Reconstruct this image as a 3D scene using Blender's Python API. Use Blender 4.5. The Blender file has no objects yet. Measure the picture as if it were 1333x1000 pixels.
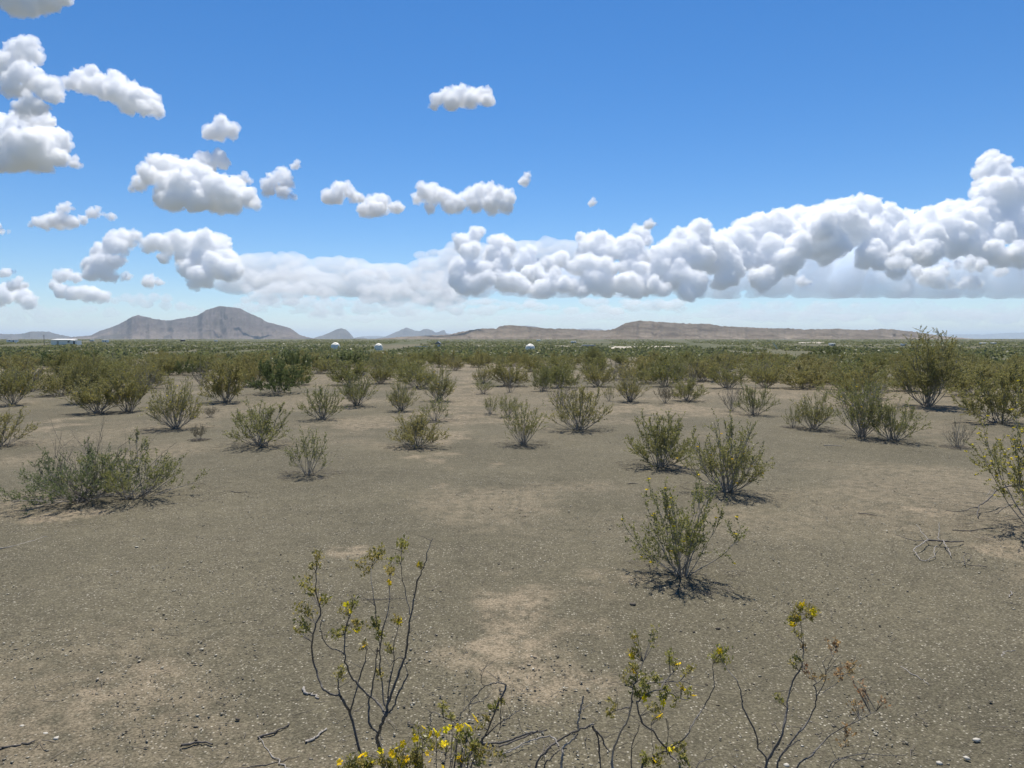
import bpy, bmesh, math, random, time
import numpy as np
from mathutils import Vector

T0 = time.time()
SC = bpy.context.scene
COL = SC.collection
rad = math.radians

# ---------------------------------------------------------------- camera
F, HY, EYE = 925.0, 441.0, 1.6            # focal length in photo pixels, horizon row, eye height
cd = bpy.data.cameras.new('camera')
cam = bpy.data.objects.new('camera', cd)
COL.objects.link(cam)
SC.camera = cam
cd.sensor_width = 36
cd.lens = F / 1333 * 36
cd.clip_start, cd.clip_end = .05, 250000
PITCH = math.atan((500 - HY) / F)
cam.location = (0, 0, EYE)
cam.rotation_euler = (math.pi / 2 - PITCH, 0, 0)

# ---------------------------------------------------------------- sky and sun
SUN_EL, SUN_AZ = rad(65), rad(4)
world = bpy.data.worlds.new('World')
SC.world = world
world.use_nodes = True
nt = world.node_tree
bg = nt.nodes['Background']
sky = nt.nodes.new('ShaderNodeTexSky')
sky.sky_type = 'NISHITA'
sky.sun_disc = False
sky.sun_elevation, sky.sun_rotation = SUN_EL, SUN_AZ
sky.altitude, sky.air_density, sky.dust_density, sky.ozone_density = 1000, 1.0, .15, 4.5
hs = nt.nodes.new('ShaderNodeHueSaturation')
hs.inputs['Saturation'].default_value = 1.29
hs.inputs['Value'].default_value = 1.0
nt.links.new(sky.outputs[0], hs.inputs['Color'])
tint = nt.nodes.new('ShaderNodeMix')
tint.data_type, tint.blend_type = 'RGBA', 'MULTIPLY'
tint.inputs[0].default_value = 1
tint.inputs[7].default_value = (.99, .98, 1.03, 1)
nt.links.new(hs.outputs[0], tint.inputs[6])
nt.links.new(tint.outputs[2], bg.inputs[0])
bg.inputs[1].default_value = .094

sl = bpy.data.lights.new('sun', 'SUN')
sl.energy, sl.angle, sl.color = 5.0, rad(.53), (1, .95, .87)
sun = bpy.data.objects.new('sun', sl)
COL.objects.link(sun)
sdir = Vector((math.sin(SUN_AZ) * math.cos(SUN_EL), math.cos(SUN_AZ) * math.cos(SUN_EL), math.sin(SUN_EL)))
sun.rotation_euler = sdir.to_track_quat('Z', 'Y').to_euler()

vs = SC.view_settings
vs.view_transform, vs.look, vs.exposure, vs.gamma, vs.use_curve_mapping = 'Standard', 'None', 0.36, 1.0, False
SC.cycles.adaptive_threshold = .005
SC.cycles.use_denoising = True
SC.cycles.denoiser = 'OPENIMAGEDENOISE'
SC.cycles.max_bounces = 100
SC.cycles.diffuse_bounces = 3
SC.cycles.transmission_bounces = 4
SC.cycles.transparent_max_bounces = 16
SC.cycles.volume_bounces = 96

# ---------------------------------------------------------------- helpers
RM = np.array(cam.rotation_euler.to_matrix())


def pxdir(x, y):
    d = RM @ np.array([(x - 666.5) / F, -(y - 500) / F, -1.0])
    return d / d[1]                        # scaled so that its y is 1


def at(x, y, Y):
    return pxdir(x, y) * Y + np.array([0, 0, EYE])


def _hash(i, j, s):
    n = (i.astype(np.int64) * 374761393 + j.astype(np.int64) * 668265263 + s * 1442695041) & 0xFFFFFFFF
    n = ((n ^ (n >> 13)) * 1274126177) & 0xFFFFFFFF
    return ((n ^ (n >> 16)) & 0xFFFF) / 65535.0


def vnoise(x, y, s=0):
    x, y = np.asarray(x, float), np.asarray(y, float)
    i, j = np.floor(x), np.floor(y)
    u, v = x - i, y - j
    u, v = u * u * u * (u * (u * 6 - 15) + 10), v * v * v * (v * (v * 6 - 15) + 10)
    a, b, c, d = _hash(i, j, s), _hash(i + 1, j, s), _hash(i, j + 1, s), _hash(i + 1, j + 1, s)
    return (a * (1 - u) + b * u) * (1 - v) + (c * (1 - u) + d * u) * v


def fbm(x, y, o=4, s=0, g=.5):
    t, a, m = 0, 1, 0
    for k in range(o):
        t = t + a * vnoise(np.asarray(x) * 2 ** k + 17.3 * k, np.asarray(y) * 2 ** k - 9.1 * k, s + k)
        m += a
        a *= g
    return t / m


def ridge(x, y, o=4, s=0):
    t, a, m = 0, 1, 0
    for k in range(o):
        t = t + a * (1 - np.abs(2 * vnoise(np.asarray(x) * 2 ** k + 5.7 * k, np.asarray(y) * 2 ** k + 3.3 * k, s + k) - 1))
        m += a
        a *= .5
    return t / m


def sstep(a, b, x):
    t = np.clip((x - a) / (b - a), 0, 1)
    return t * t * (3 - 2 * t)


def gz(x, y):
    """height of the ground: a nearly flat fan that sinks a little towards the wash in the middle distance"""
    x, y = np.asarray(x, float), np.asarray(y, float)
    r = np.hypot(x, y)
    dip = -2.6 * sstep(18, 200, r) + 1.4 * sstep(700, 4000, r)
    und = (.09 * (fbm(x / 3.1, y / 3.1, 2, 11) - .5) + .25 * (fbm(x / 23, y / 23, 2, 12) - .5) * sstep(14, 40, r)) * (1 - sstep(300, 900, r))
    return dip + und


def ground_at(px, py):
    d = pxdir(px, py)
    z = 0.0
    for _ in range(8):
        Y = (z - EYE) / d[2]
        z = float(gz(d[0] * Y, Y))
    return np.array([d[0] * Y, Y, z])


def mesh(name, V, Fc, smooth=False):
    me = bpy.data.meshes.new(name)
    V = np.ascontiguousarray(V, dtype=np.float32)
    if isinstance(Fc, np.ndarray):
        k = Fc.shape[1]
        me.vertices.add(len(V))
        me.vertices.foreach_set('co', V.ravel())
        me.loops.add(Fc.size)
        me.loops.foreach_set('vertex_index', np.ascontiguousarray(Fc, dtype=np.int32).ravel())
        me.polygons.add(len(Fc))
        me.polygons.foreach_set('loop_start', np.arange(0, Fc.size, k, dtype=np.int32))
        me.polygons.foreach_set('loop_total', np.full(len(Fc), k, dtype=np.int32))
        me.update(calc_edges=True)
    else:
        me.from_pydata(V.tolist(), [], Fc)
    if smooth:
        me.polygons.foreach_set('use_smooth', np.ones(len(me.polygons), dtype=bool))
    return me


def obj(name, me, mat=None, parent=None, **props):
    o = bpy.data.objects.new(name, me)
    COL.objects.link(o)
    if mat is not None and me is not None and not me.materials:
        me.materials.append(mat)
    if parent is not None:
        o.parent = parent
    for k, v in props.items():
        o[k] = v
    return o


def thing(name, loc, label, category, group=None, rz=0.0):
    o = obj(name, None, label=label, category=category)
    o.location = loc
    o.rotation_euler = (0, 0, rz)
    if group:
        o['group'] = group
    return o


# ---------------------------------------------------------------- materials
def new_mat(name):
    m = bpy.data.materials.new(name)
    m.use_nodes = True
    return m, m.node_tree, m.node_tree.nodes['Principled BSDF']


def ramp(nt, fac, stops):
    r = nt.nodes.new('ShaderNodeValToRGB')
    e = r.color_ramp.elements
    while len(e) < len(stops):
        e.new(.5)
    for el, (p, c) in zip(e, stops):
        el.position = p
        el.color = (*c, 1)
    if fac is not None:
        nt.links.new(fac, r.inputs[0])
    return r


def noise(nt, vec, scale, detail=4, rough=.55):
    n = nt.nodes.new('ShaderNodeTexNoise')
    n.inputs['Scale'].default_value = scale
    n.inputs['Detail'].default_value = detail
    n.inputs['Roughness'].default_value = rough
    if vec is not None:
        nt.links.new(vec, n.inputs['Vector'])
    return n


def mix(nt, fac, a, b, kind='MIX'):
    n = nt.nodes.new('ShaderNodeMix')
    n.data_type = 'RGBA'
    n.blend_type = kind
    for s, v in ((n.inputs[0], fac), (n.inputs[6], a), (n.inputs[7], b)):
        if isinstance(v, (int, float)):
            s.default_value = v
        elif isinstance(v, tuple):
            s.default_value = (*v, 1)
        else:
            nt.links.new(v, s)
    return n.outputs[2]


def math_node(nt, op, a, b=None):
    n = nt.nodes.new('ShaderNodeMath')
    n.operation = op
    for s, v in zip(n.inputs, (a, b)):
        if v is None:
            continue
        if isinstance(v, (int, float)):
            s.default_value = v
        else:
            nt.links.new(v, s)
    return n.outputs[0]


def leaf_material(name, cols, trans=.54, gloss=.12, rnd_obj=.35):
    m, nt, p = new_mat(name)
    nt.nodes.remove(p)
    out = nt.nodes['Material Output']
    geo = nt.nodes.new('ShaderNodeNewGeometry')
    oi = nt.nodes.new('ShaderNodeObjectInfo')
    n = len(cols)
    r = ramp(nt, geo.outputs['Random Per Island'], [(i / max(1, n - 1), c) for i, c in enumerate(cols)])
    hsv = nt.nodes.new('ShaderNodeHueSaturation')
    nt.links.new(r.outputs[0], hsv.inputs['Color'])
    v = math_node(nt, 'MULTIPLY_ADD', oi.outputs['Random'], rnd_obj)
    v.node.inputs[2].default_value = 1 - rnd_obj / 2
    nt.links.new(v, hsv.inputs['Value'])
    h = math_node(nt, 'MULTIPLY_ADD', oi.outputs['Random'], -.035)
    h.node.inputs[2].default_value = .5175
    nt.links.new(h, hsv.inputs['Hue'])
    d = nt.nodes.new('ShaderNodeBsdfDiffuse')
    t = nt.nodes.new('ShaderNodeBsdfTranslucent')
    g = nt.nodes.new('ShaderNodeBsdfGlossy')
    g.inputs['Roughness'].default_value = .45
    for s in (d, t):
        nt.links.new(hsv.outputs[0], s.inputs[0])
    m1 = nt.nodes.new('ShaderNodeMixShader')
    m1.inputs[0].default_value = trans
    nt.links.new(d.outputs[0], m1.inputs[1])
    nt.links.new(t.outputs[0], m1.inputs[2])
    m2 = nt.nodes.new('ShaderNodeMixShader')
    m2.inputs[0].default_value = gloss * .25
    nt.links.new(m1.outputs[0], m2.inputs[1])
    nt.links.new(g.outputs[0], m2.inputs[2])
    nt.links.new(m2.outputs[0], out.inputs[0])
    return m


def bark_material(name, a, b, scale=60):
    m, nt, p = new_mat(name)
    tc = nt.nodes.new('ShaderNodeTexCoord')
    n1 = noise(nt, tc.outputs['Object'], scale, 5, .65)
    r = ramp(nt, n1.outputs[0], [(.32, a), (.62, b)])
    geo = nt.nodes.new('ShaderNodeNewGeometry')
    r2 = ramp(nt, geo.outputs['Random Per Island'], [(0, (.62, .6, .58)), (1, (1.25, 1.22, 1.2))])
    nt.links.new(mix(nt, 1.0, r.outputs[0], r2.outputs[0], 'MULTIPLY'), p.inputs['Base Color'])
    p.inputs['Roughness'].default_value = .85
    b_ = nt.nodes.new('ShaderNodeBump')
    b_.inputs['Strength'].default_value = .5
    b_.inputs['Distance'].default_value = .002
    nt.links.new(n1.outputs[0], b_.inputs['Height'])
    nt.links.new(b_.outputs[0], p.inputs['Normal'])
    return m


M_LEAF = leaf_material('creosote leaf', [(.170, .172, .050), (.248, .240, .073), (.32, .29, .106), (.20, .20, .062)])
M_LEAF_GREEN = leaf_material('mesquite leaf', [(.110, .140, .048), (.175, .205, .078), (.140, .170, .066)])
M_LEAF_GREY = leaf_material('dry grey leaf', [(.13, .115, .075), (.17, .15, .10), (.11, .10, .06)])
M_LEAF_DRY = leaf_material('dead orange leaf', [(.36, .22, .09), (.45, .30, .14), (.30, .18, .08)], rnd_obj=.1)
M_FLOWER = leaf_material('yellow petal', [(.80, .58, .01), (.86, .66, .03)], trans=.3, gloss=.02, rnd_obj=.1)
M_BARK = bark_material('grey bark', (.15, .138, .118), (.32, .30, .265))
M_BARK_SHADED = bark_material('shaded bark', (.045, .040, .036), (.15, .14, .125), 120)  # near stems only: shade of their backlit side is put into the colour
M_DEAD = bark_material('weathered wood', (.16, .145, .125), (.36, .335, .295), 90)
M_DEAD_DARK = bark_material('dark dead wood', (.05, .045, .04), (.13, .115, .10), 90)


def plain(name, c, rough=.7, var=.12, scale=1.5, metal=0.0):
    m, nt, p = new_mat(name)
    tc = nt.nodes.new('ShaderNodeTexCoord')
    n = noise(nt, tc.outputs['Object'], scale, 6, .6)
    lo = tuple(x * (1 - var) for x in c)
    hi = tuple(min(1, x * (1 + var)) for x in c)
    r = ramp(nt, n.outputs[0], [(.3, lo), (.7, hi)])
    nt.links.new(r.outputs[0], p.inputs['Base Color'])
    p.inputs['Roughness'].default_value = rough
    p.inputs['Metallic'].default_value = metal
    return m


# ---------------------------------------------------------------- ground
def sand_field(x, y):
    """where the pale bare sand shows through the darker gravel pavement (0..1)"""
    px_ = np.zeros_like(x)
    pats = [  # px, py, half-width px, half-height px, strength
        (690, 790, 85, 55, .8), (640, 860, 70, 22, .5), (760, 760, 50, 20, .5), (110, 890, 120, 24, .85), (205, 868, 45, 12, .5), (225, 822, 30, 10, .6),
        (458, 718, 22, 6, .8), (645, 606, 16, 5, .8), (572, 632, 12, 4, .5), (1205, 664, 26, 6, .9), (1305, 712, 45, 14, .8),
        (480, 550, 60, 7, .7), (570, 540, 50, 8, .75), (680, 547, 60, 7, .8), (610, 520, 26, 22, .8), (603, 500, 14, 14, .9), (860, 533, 60, 8, .9),
        (800, 535, 40, 5, .7), (30, 560, 50, 12, .8), (60, 520, 30, 25, .5), (90, 672, 45, 7, .9), (240, 555, 40, 8, .5), (330, 530, 60, 12, .5),
        (960, 505, 40, 12, .8), (1080, 510, 60, 10, .7), (1220, 515, 50, 10, .6), (880, 604, 22, 6, .6), (820, 755, 25, 8, .5), (900, 690, 22, 6, .4),
        (20, 470, 25, 5, .9), (60, 480, 16, 5, .9), (215, 475, 14, 4, .8), (120, 985, 60, 12, .5), (250, 960, 50, 10, .4), (560, 545, 20, 7, .8), (1180, 560, 70, 14, .4)]
    w = fbm(x / .35, y / .35, 4, 31) - .5
    w2 = fbm(x / 1.6, y / 1.6, 3, 35) - .5
    for a, b, hw, hh, s in pats:
        c = ground_at(a, b)
        c2 = ground_at(a, b - hh)
        rx, ry = hw / F * c[1], max(.04, c2[1] - c[1])
        q = ((x - c[0]) / rx) ** 2 + ((y - c[1]) / ry) ** 2
        px_ = np.maximum(px_, s * sstep(1.5, .2, q * .8 - w * 4.2 - w2 * 1.0 + .25))
    r = np.hypot(x, y)
    base = .45 * sstep(.50, .74, fbm(x / 2.3, y / 1.7, 5, 41)) + .55 * sstep(13, 26, r) * sstep(.36, .62, fbm(x / 6, y / 5, 4, 45))
    return np.clip(np.maximum(px_, base), 0, 1)


def build_ground():
    rs = [.4]
    while rs[-1] < 60000:
        r = rs[-1]
        rs.append(r * (1.0105 if 1.9 < r < 20 else 1.026) + .002)
    rs = np.array(rs)
    fine = np.arange(-46, 46.01, .34)
    th = np.concatenate([fine, np.linspace(46, 314, 70)[1:-1]])
    th = np.radians(th)
    R, TH = np.meshgrid(rs, th, indexing='ij')
    X, Y = R * np.sin(TH), R * np.cos(TH)
    Z = gz(X, Y)
    near = (1 - sstep(9, 16, R))
    Z = Z + near * (.014 * (fbm(X / .12, Y / .12, 3, 21) - .5) + .035 * (fbm(X / .7, Y / .7, 2, 24) - .5))
    nr, nc = R.shape
    V = np.stack([X, Y, Z], -1).reshape(-1, 3)
    ii, jj = np.meshgrid(np.arange(nr - 1), np.arange(nc), indexing='ij')
    j2 = (jj + 1) % nc
    Fq = np.stack([ii * nc + jj, ii * nc + j2, (ii + 1) * nc + j2, (ii + 1) * nc + jj], -1).reshape(-1, 4)[:, ::-1]
    V = np.concatenate([V, [[0, 0, float(gz(0, 0))]]])
    me = mesh('ground', V, Fq, True)
    c = len(V) - 1
    bm = bmesh.new()
    bm.from_mesh(me)
    bm.verts.ensure_lookup_table()
    for j in range(nc):
        bm.faces.new((bm.verts[c], bm.verts[(j + 1) % nc], bm.verts[j]))
    bm.to_mesh(me)
    bm.free()
    me.polygons.foreach_set('use_smooth', np.ones(len(me.polygons), dtype=bool))
    x, y = V[:, 0], V[:, 1]
    s = sand_field(x, y).astype(np.float32)
    a = me.attributes.new('sand', 'FLOAT', 'POINT')
    a.data.foreach_set('value', s)
    r = np.hypot(x, y)
    veg = sstep(70, 240, r) * (.55 + .55 * sstep(.35, .6, fbm(x / 60, y / 210, 4, 51)))
    veg *= 1 - .75 * sstep(2400, 5200, r) * sstep(.42, .6, fbm(x / 500, y / 1500, 3, 57))
    veg *= 1 - .35 * sstep(.62, .72, fbm(x / 45, y / 400, 3, 59)) * sstep(150, 400, r)
    a = me.attributes.new('veg', 'FLOAT', 'POINT')
    a.data.foreach_set('value', np.clip(veg, 0, 1).astype(np.float32))

    m, nt, p = new_mat('desert soil')
    geo = nt.nodes.new('ShaderNodeNewGeometry')
    P = geo.outputs['Position']
    at1 = nt.nodes.new('ShaderNodeAttribute')
    at1.attribute_name = 'sand'
    at2 = nt.nodes.new('ShaderNodeAttribute')
    at2.attribute_name = 'veg'
    big = noise(nt, P, .55, 5, .6)
    mid = noise(nt, P, 9, 6, .65)
    fin = noise(nt, P, 70, 6, .7)
    vor = nt.nodes.new('ShaderNodeTexVoronoi')
    vor.inputs['Scale'].default_value = 78
    vor.inputs['Randomness'].default_value = 1
    nt.links.new(P, vor.inputs['Vector'])
    c1 = ramp(nt, fin.outputs[0], [(.28, (.044, .039, .025)), (.5, (.106, .0945, .063)), (.74, (.212, .190, .132))])
    c2 = ramp(nt, big.outputs[0], [(.3, (.80, .80, .78)), (.7, (1.2, 1.18, 1.14))])
    c3 = ramp(nt, mid.outputs[0], [(.3, (.82, .82, .82)), (.7, (1.16, 1.15, 1.13))])
    base = mix(nt, 1.0, mix(nt, 1.0, c1.outputs[0], c2.outputs[0], 'MULTIPLY'), c3.outputs[0], 'MULTIPLY')
    # tiny chips: each cell its own tint, a fraction of them pale or dark
    sep = nt.nodes.new('ShaderNodeSeparateColor')
    nt.links.new(vor.outputs['Color'], sep.inputs[0])
    chip = ramp(nt, sep.outputs[0], [(0, (.05, .045, .036)), (.14, (.095, .080, .056)), (.5, (.13, .108, .074)), (.76, (.16, .142, .098)), (.88, (.32, .285, .21)), (1, (.45, .41, .32))])
    inside = ramp(nt, vor.outputs['Distance'], [(.25, (1, 1, 1)), (.5, (0, 0, 0))])
    chipn = noise(nt, P, 2.6, 4, .65)
    chipf = ramp(nt, chipn.outputs[0], [(.36, (.4, .4, .4)), (.62, (1, 1, 1))])
    base = mix(nt, math_node(nt, 'MULTIPLY', inside.outputs[0], chipf.outputs[0]), base, chip.outputs[0])
    sandc = ramp(nt, fin.outputs[0], [(.25, (.17, .132, .085)), (.5, (.285, .225, .15)), (.8, (.38, .31, .22))])
    sf = math_node(nt, 'MULTIPLY', math_node(nt, 'MULTIPLY', at1.outputs['Fac'], ramp(nt, fin.outputs[0], [(.40, (.45, .45, .45)), (.54, (1, 1, 1))]).outputs[0]), ramp(nt, mid.outputs[0], [(.36, (.05, .05, .05)), (.58, (1, 1, 1))]).outputs[0])
    base = mix(nt, sf, base, sandc.outputs[0])
    mp = nt.nodes.new('ShaderNodeMapping')
    mp.inputs['Scale'].default_value = (1, .25, 1)
    nt.links.new(P, mp.inputs[0])
    vg = noise(nt, mp.outputs[0], .09, 6, .7)
    vegc = ramp(nt, vg.outputs[0], [(.3, (.055, .062, .028)), (.55, (.088, .092, .045)), (.75, (.145, .135, .078))])
    base = mix(nt, at2.outputs['Fac'], base, vegc.outputs[0])
    nt.links.new(base, p.inputs['Base Color'])
    p.inputs['Roughness'].default_value = .95
    p.inputs['Specular IOR Level'].default_value = .15
    h = math_node(nt, 'MULTIPLY_ADD', fin.outputs[0], .6)
    nt.links.new(math_node(nt, 'MULTIPLY', inside.outputs[0], .5), h.node.inputs[2])
    bp = nt.nodes.new('ShaderNodeBump')
    bp.inputs['Strength'].default_value = .7
    bp.inputs['Distance'].default_value = .008
    nt.links.new(h, bp.inputs['Height'])
    nt.links.new(bp.outputs[0], p.inputs['Normal'])
    o = obj('ground', me, m, kind='structure', label='gravelly grey brown desert ground with pale bare sandy patches')
    return o


build_ground()
print('ground', round(time.time() - T0, 1))


# ---------------------------------------------------------------- mountains
def terrain_material(name, low, mid, high, tan, veg, scale, strata=0.0):
    m, nt, p = new_mat(name)
    geo = nt.nodes.new('ShaderNodeNewGeometry')
    P = geo.outputs['Position']
    mp = nt.nodes.new('ShaderNodeMapping')
    mp.inputs['Scale'].default_value = (1, .35, 2.2)
    nt.links.new(P, mp.inputs[0])
    n1 = noise(nt, mp.outputs[0], scale, 8, .68)
    n2 = noise(nt, mp.outputs[0], scale * 5, 7, .75)
    n3 = noise(nt, mp.outputs[0], scale * .35, 4, .6)
    c = ramp(nt, n1.outputs[0], [(.3, low), (.5, mid), (.72, high)]).outputs[0]
    at1 = nt.nodes.new('ShaderNodeAttribute')
    at1.attribute_name = 'low'
    f = math_node(nt, 'MULTIPLY', at1.outputs['Fac'], ramp(nt, n3.outputs[0], [(.38, (0, 0, 0)), (.62, (1, 1, 1))]).outputs[0])
    c = mix(nt, f, c, tan)
    sp = ramp(nt, n2.outputs[0], [(.47, (0, 0, 0)), (.58, (1, 1, 1))])
    c = mix(nt, math_node(nt, 'MULTIPLY', sp.outputs[0], .55), c, veg)
    if strata:
        sx = nt.nodes.new('ShaderNodeSeparateXYZ')
        nt.links.new(P, sx.inputs[0])
        wv = math_node(nt, 'SINE', math_node(nt, 'MULTIPLY_ADD', sx.outputs[2], strata))
        wv.node.inputs[0].links[0].from_node.inputs[2].default_value = 0
        nt.links.new(math_node(nt, 'MULTIPLY', n3.outputs[0], 14), wv.node.inputs[0].links[0].from_node.inputs[2])
        st = ramp(nt, wv, [(.55, (1, 1, 1)), (1, (.72, .70, .68))])
        c = mix(nt, 1.0, c, st.outputs[0], 'MULTIPLY')
    nt.links.new(c, p.inputs['Base Color'])
    p.inputs['Roughness'].default_value = 1
    p.inputs['Specular IOR Level'].default_value = 0
    return m


def massif(name, sky_pts, D, depth, mat, seed, label, gully=.07, freq=.09, step=1.0, foot=442.0, crest=.55, rough=.6, cat=None, group=None):
    """a range whose skyline runs through the given points, with spurs and gullies running down towards the plain"""
    sx = np.array([p[0] for p in sky_pts], float)
    sy = np.array([p[1] for p in sky_pts], float)
    u = np.arange(sx[0], sx[-1] + .01, step)
    h = np.interp(u, sx, foot - sy)
    rn = rough * (fbm(u * .35, u * 0 + seed, 4, seed) - .5) * np.minimum(1, h / 6) * 2
    h = np.maximum(h, 0)
    nv = 56
    v = np.linspace(0, 1, nv)
    U, Vv = np.meshgrid(u, v, indexing='ij')
    H = np.repeat(h[:, None], nv, 1)
    wx = (fbm(U * .04, Vv * 4, 3, seed + 5) - .5) * 120
    t = np.clip(Vv / crest, 0, 1)
    H = np.maximum(H + rn[:, None] * t ** 7, 0)
    prof = np.where(Vv < crest, t ** 1.12, np.clip(1 - ((Vv - crest) / (1 - crest)) ** 1.5, 0, 1))
    g = ridge((U + wx * (1 - t)) * freq, t * 2.6, 4, seed + 9)
    g2 = ridge((U + wx) * freq * 3.1, t * 4.0, 3, seed + 19)
    side = np.clip(4 * prof * (1 - prof), 0, 1)
    Z = H * (prof + side * gully * (g - .62) * 2.0 + side * gully * .18 * (g2 - .6) * 2)
    Z += H * .14 * side * (fbm(U * .22, Vv * 26, 4, seed + 29) - .5)
    Z = np.maximum(Z, 0) - (H <= 0) * 1.0
    scale = D / F
    Y = D + (Vv - crest) * depth + (fbm(U * .05, Vv * 0, 3, seed + 3) - .5) * depth * .3
    X = (U - 666.5) / F * Y
    zf = (HY - foot) * scale + EYE
    zz = zf + Z * (Y / F)
    zz[:, 0] -= 12
    zz[:, -1] -= 12
    n0, n1 = U.shape
    V3 = np.stack([X, Y, zz], -1).reshape(-1, 3)
    ii, jj = np.meshgrid(np.arange(n0 - 1), np.arange(n1 - 1), indexing='ij')
    Fq = np.stack([ii * n1 + jj, (ii + 1) * n1 + jj, (ii + 1) * n1 + jj + 1, ii * n1 + jj + 1], -1).reshape(-1, 4)
    me = mesh(name, V3, Fq, True)
    a = me.attributes.new('low', 'FLOAT', 'POINT')
    a.data.foreach_set('value', np.clip(1 - Z / (np.maximum(H.max(), 1) * .42) + .0, 0, 1).ravel().astype(np.float32))
    o = obj(name, me, mat, kind='structure', label=label)
    return o


MT_BIG = terrain_material('mountain rock', (.056, .044, .044), (.098, .078, .076), (.155, .127, .12), (.22, .18, .155), (.070, .072, .046), .0052)
MT_FAR = terrain_material('far mountain rock', (.055, .047, .047), (.088, .077, .074), (.125, .11, .10), (.16, .138, .118), (.075, .078, .058), .0035)
MT_HILL = terrain_material('tan hill rock', (.074, .055, .040), (.135, .103, .076), (.22, .175, .13), (.31, .25, .19), (.095, .090, .055), .012, strata=.09)

massif('mountain', [(84, 442), (97, 438.5), (120, 436.7), (131, 431), (148, 426), (163, 419), (173, 413), (182, 410), (190, 412), (204, 415.5), (219, 417.5), (237, 415), (258, 411), (270, 404), (279, 401), (288, 398.4), (303, 400), (314, 401.5), (326, 408), (340, 414), (348, 419), (360, 422), (378, 427), (391, 436), (399, 438.5), (416, 442)],
       9000, 4200, MT_BIG, 3, 'tall grey brown peaked mountain with a lower dark shoulder peak', gully=.13, freq=.05, foot=442.5)
massif('foothill', [(118, 442), (134, 438), (150, 435.5), (170, 435), (182, 437.5), (190, 442)], 7600, 1500, MT_FAR, 14, 'low dark foothill at the foot of the peaked mountain', foot=442.3, freq=.2)
massif('foothill', [(204, 442), (212, 438.5), (221, 436.3), (230, 437.8), (240, 442)], 7400, 1000, MT_FAR, 15, 'small dark knoll below the tallest peak', foot=442.3, freq=.25)
massif('mesa', [(-140, 436), (-60, 432), (0, 434.6), (25, 435), (33, 434), (41, 431.6), (65, 431.6), (76, 435), (94, 438.5), (104, 442)], 12500, 3500, MT_FAR, 21, 'low flat topped mesa beyond the white shed', foot=442.2, freq=.12)
massif('butte', [(404, 442), (414, 438.5), (424, 435.5), (432, 432), (438, 429), (445, 427.3), (451, 429), (457, 435), (461, 440), (466, 439.4), (474, 439.6), (482, 442)], 14000, 2200, MT_FAR, 27, 'small rounded butte standing alone beside the peaked mountain', foot=442, freq=.16)
massif('mesa', [(484, 442), (501, 438.5), (510, 435), (519, 431), (529, 426.5), (534, 428), (541, 430.5), (547, 431), (551, 428.6), (556, 428), (562, 429.5), (568, 433.2), (573, 431.3), (578.7, 429.5), (581, 434), (590, 435), (606, 442)], 18000, 3000, MT_FAR, 33, 'cluster of blue grey mesas with a small square rock tower', foot=442, freq=.15)
massif('hills', [(474, 442), (500, 440.5), (524, 438.5), (552, 437.2), (585, 436), (600, 432), (626, 428), (640, 427.6), (646, 428), (650, 425), (662, 423), (675, 424), (698, 426), (721, 428), (744, 428), (757, 429.5), (788, 430), (800, 428), (807, 424), (813, 420.6), (833, 417.5), (854, 419), (890, 421), (923, 422), (935, 424.4), (966, 425.7), (1000, 427.5), (1024, 427.5), (1044, 429), (1082, 428), (1120, 429.5), (1133, 429.5), (1146, 428), (1166, 429.5), (1189, 432), (1215, 436), (1238, 439), (1258, 440.5), (1275, 442)],
       5200, 2600, MT_HILL, 41, 'long low tan hills with a darker flat rimmed crest', gully=.10, freq=.05, foot=442.8, rough=.8)
massif('ridge', [(650, 442), (672, 427), (680, 424), (695, 424.5), (704, 427), (720, 430), (745, 430), (757, 427.8), (780, 428), (790, 431), (800, 442)], 24000, 2500, MT_FAR, 47, 'faint blue mesa tops peeping over the tan hills', foot=442, freq=.15)
massif('ridge', [(455, 442), (470, 438), (485, 437.2), (505, 438), (520, 442)], 30000, 2500, MT_FAR, 48, 'pale blue far ridge in the gap beside the butte', foot=442, freq=.15)
massif('ridge', [(1130, 442), (1180, 438.5), (1217, 436.4), (1238, 435), (1276, 435.4), (1309, 433.4), (1333, 432.6), (1400, 430), (1500, 429), (1600, 432)], 36000, 5000, MT_FAR, 53, 'long flat blue ridge far away across the plain', foot=442, freq=.07)
print('mountains', round(time.time() - T0, 1))

# ---------------------------------------------------------------- haze: one closed box of thin air round camera and land
hb = bmesh.new()
bmesh.ops.create_cube(hb, size=1)
for v_ in hb.verts:
    v_.co = Vector((v_.co.x * 140000, v_.co.y * 140000, -3.6 if v_.co.z < 0 else 560))
hm = bpy.data.meshes.new('haze')
hb.to_mesh(hm)
hb.free()
m_ = bpy.data.materials.new('haze')
m_.use_nodes = True
m_.node_tree.nodes.clear()
o_ = m_.node_tree.nodes.new('ShaderNodeOutputMaterial')
pv = m_.node_tree.nodes.new('ShaderNodeVolumePrincipled')
pv.inputs['Color'].default_value = (.72, .86, 1, 1)
pv.inputs['Density'].default_value = 3.8e-5
pv.inputs['Anisotropy'].default_value = .1
m_.node_tree.links.new(pv.outputs[0], o_.inputs['Volume'])
obj('haze', hm, m_, kind='stuff')

# ---------------------------------------------------------------- clouds
_b = bmesh.new()
bmesh.ops.create_icosphere(_b, subdivisions=2, radius=1)
ICO_V = np.array([v.co[:] for v in _b.verts])
ICO_F = np.array([[v.index for v in f.verts] for f in _b.faces])
_b.free()
CLOUD_MATS = {}


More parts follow.
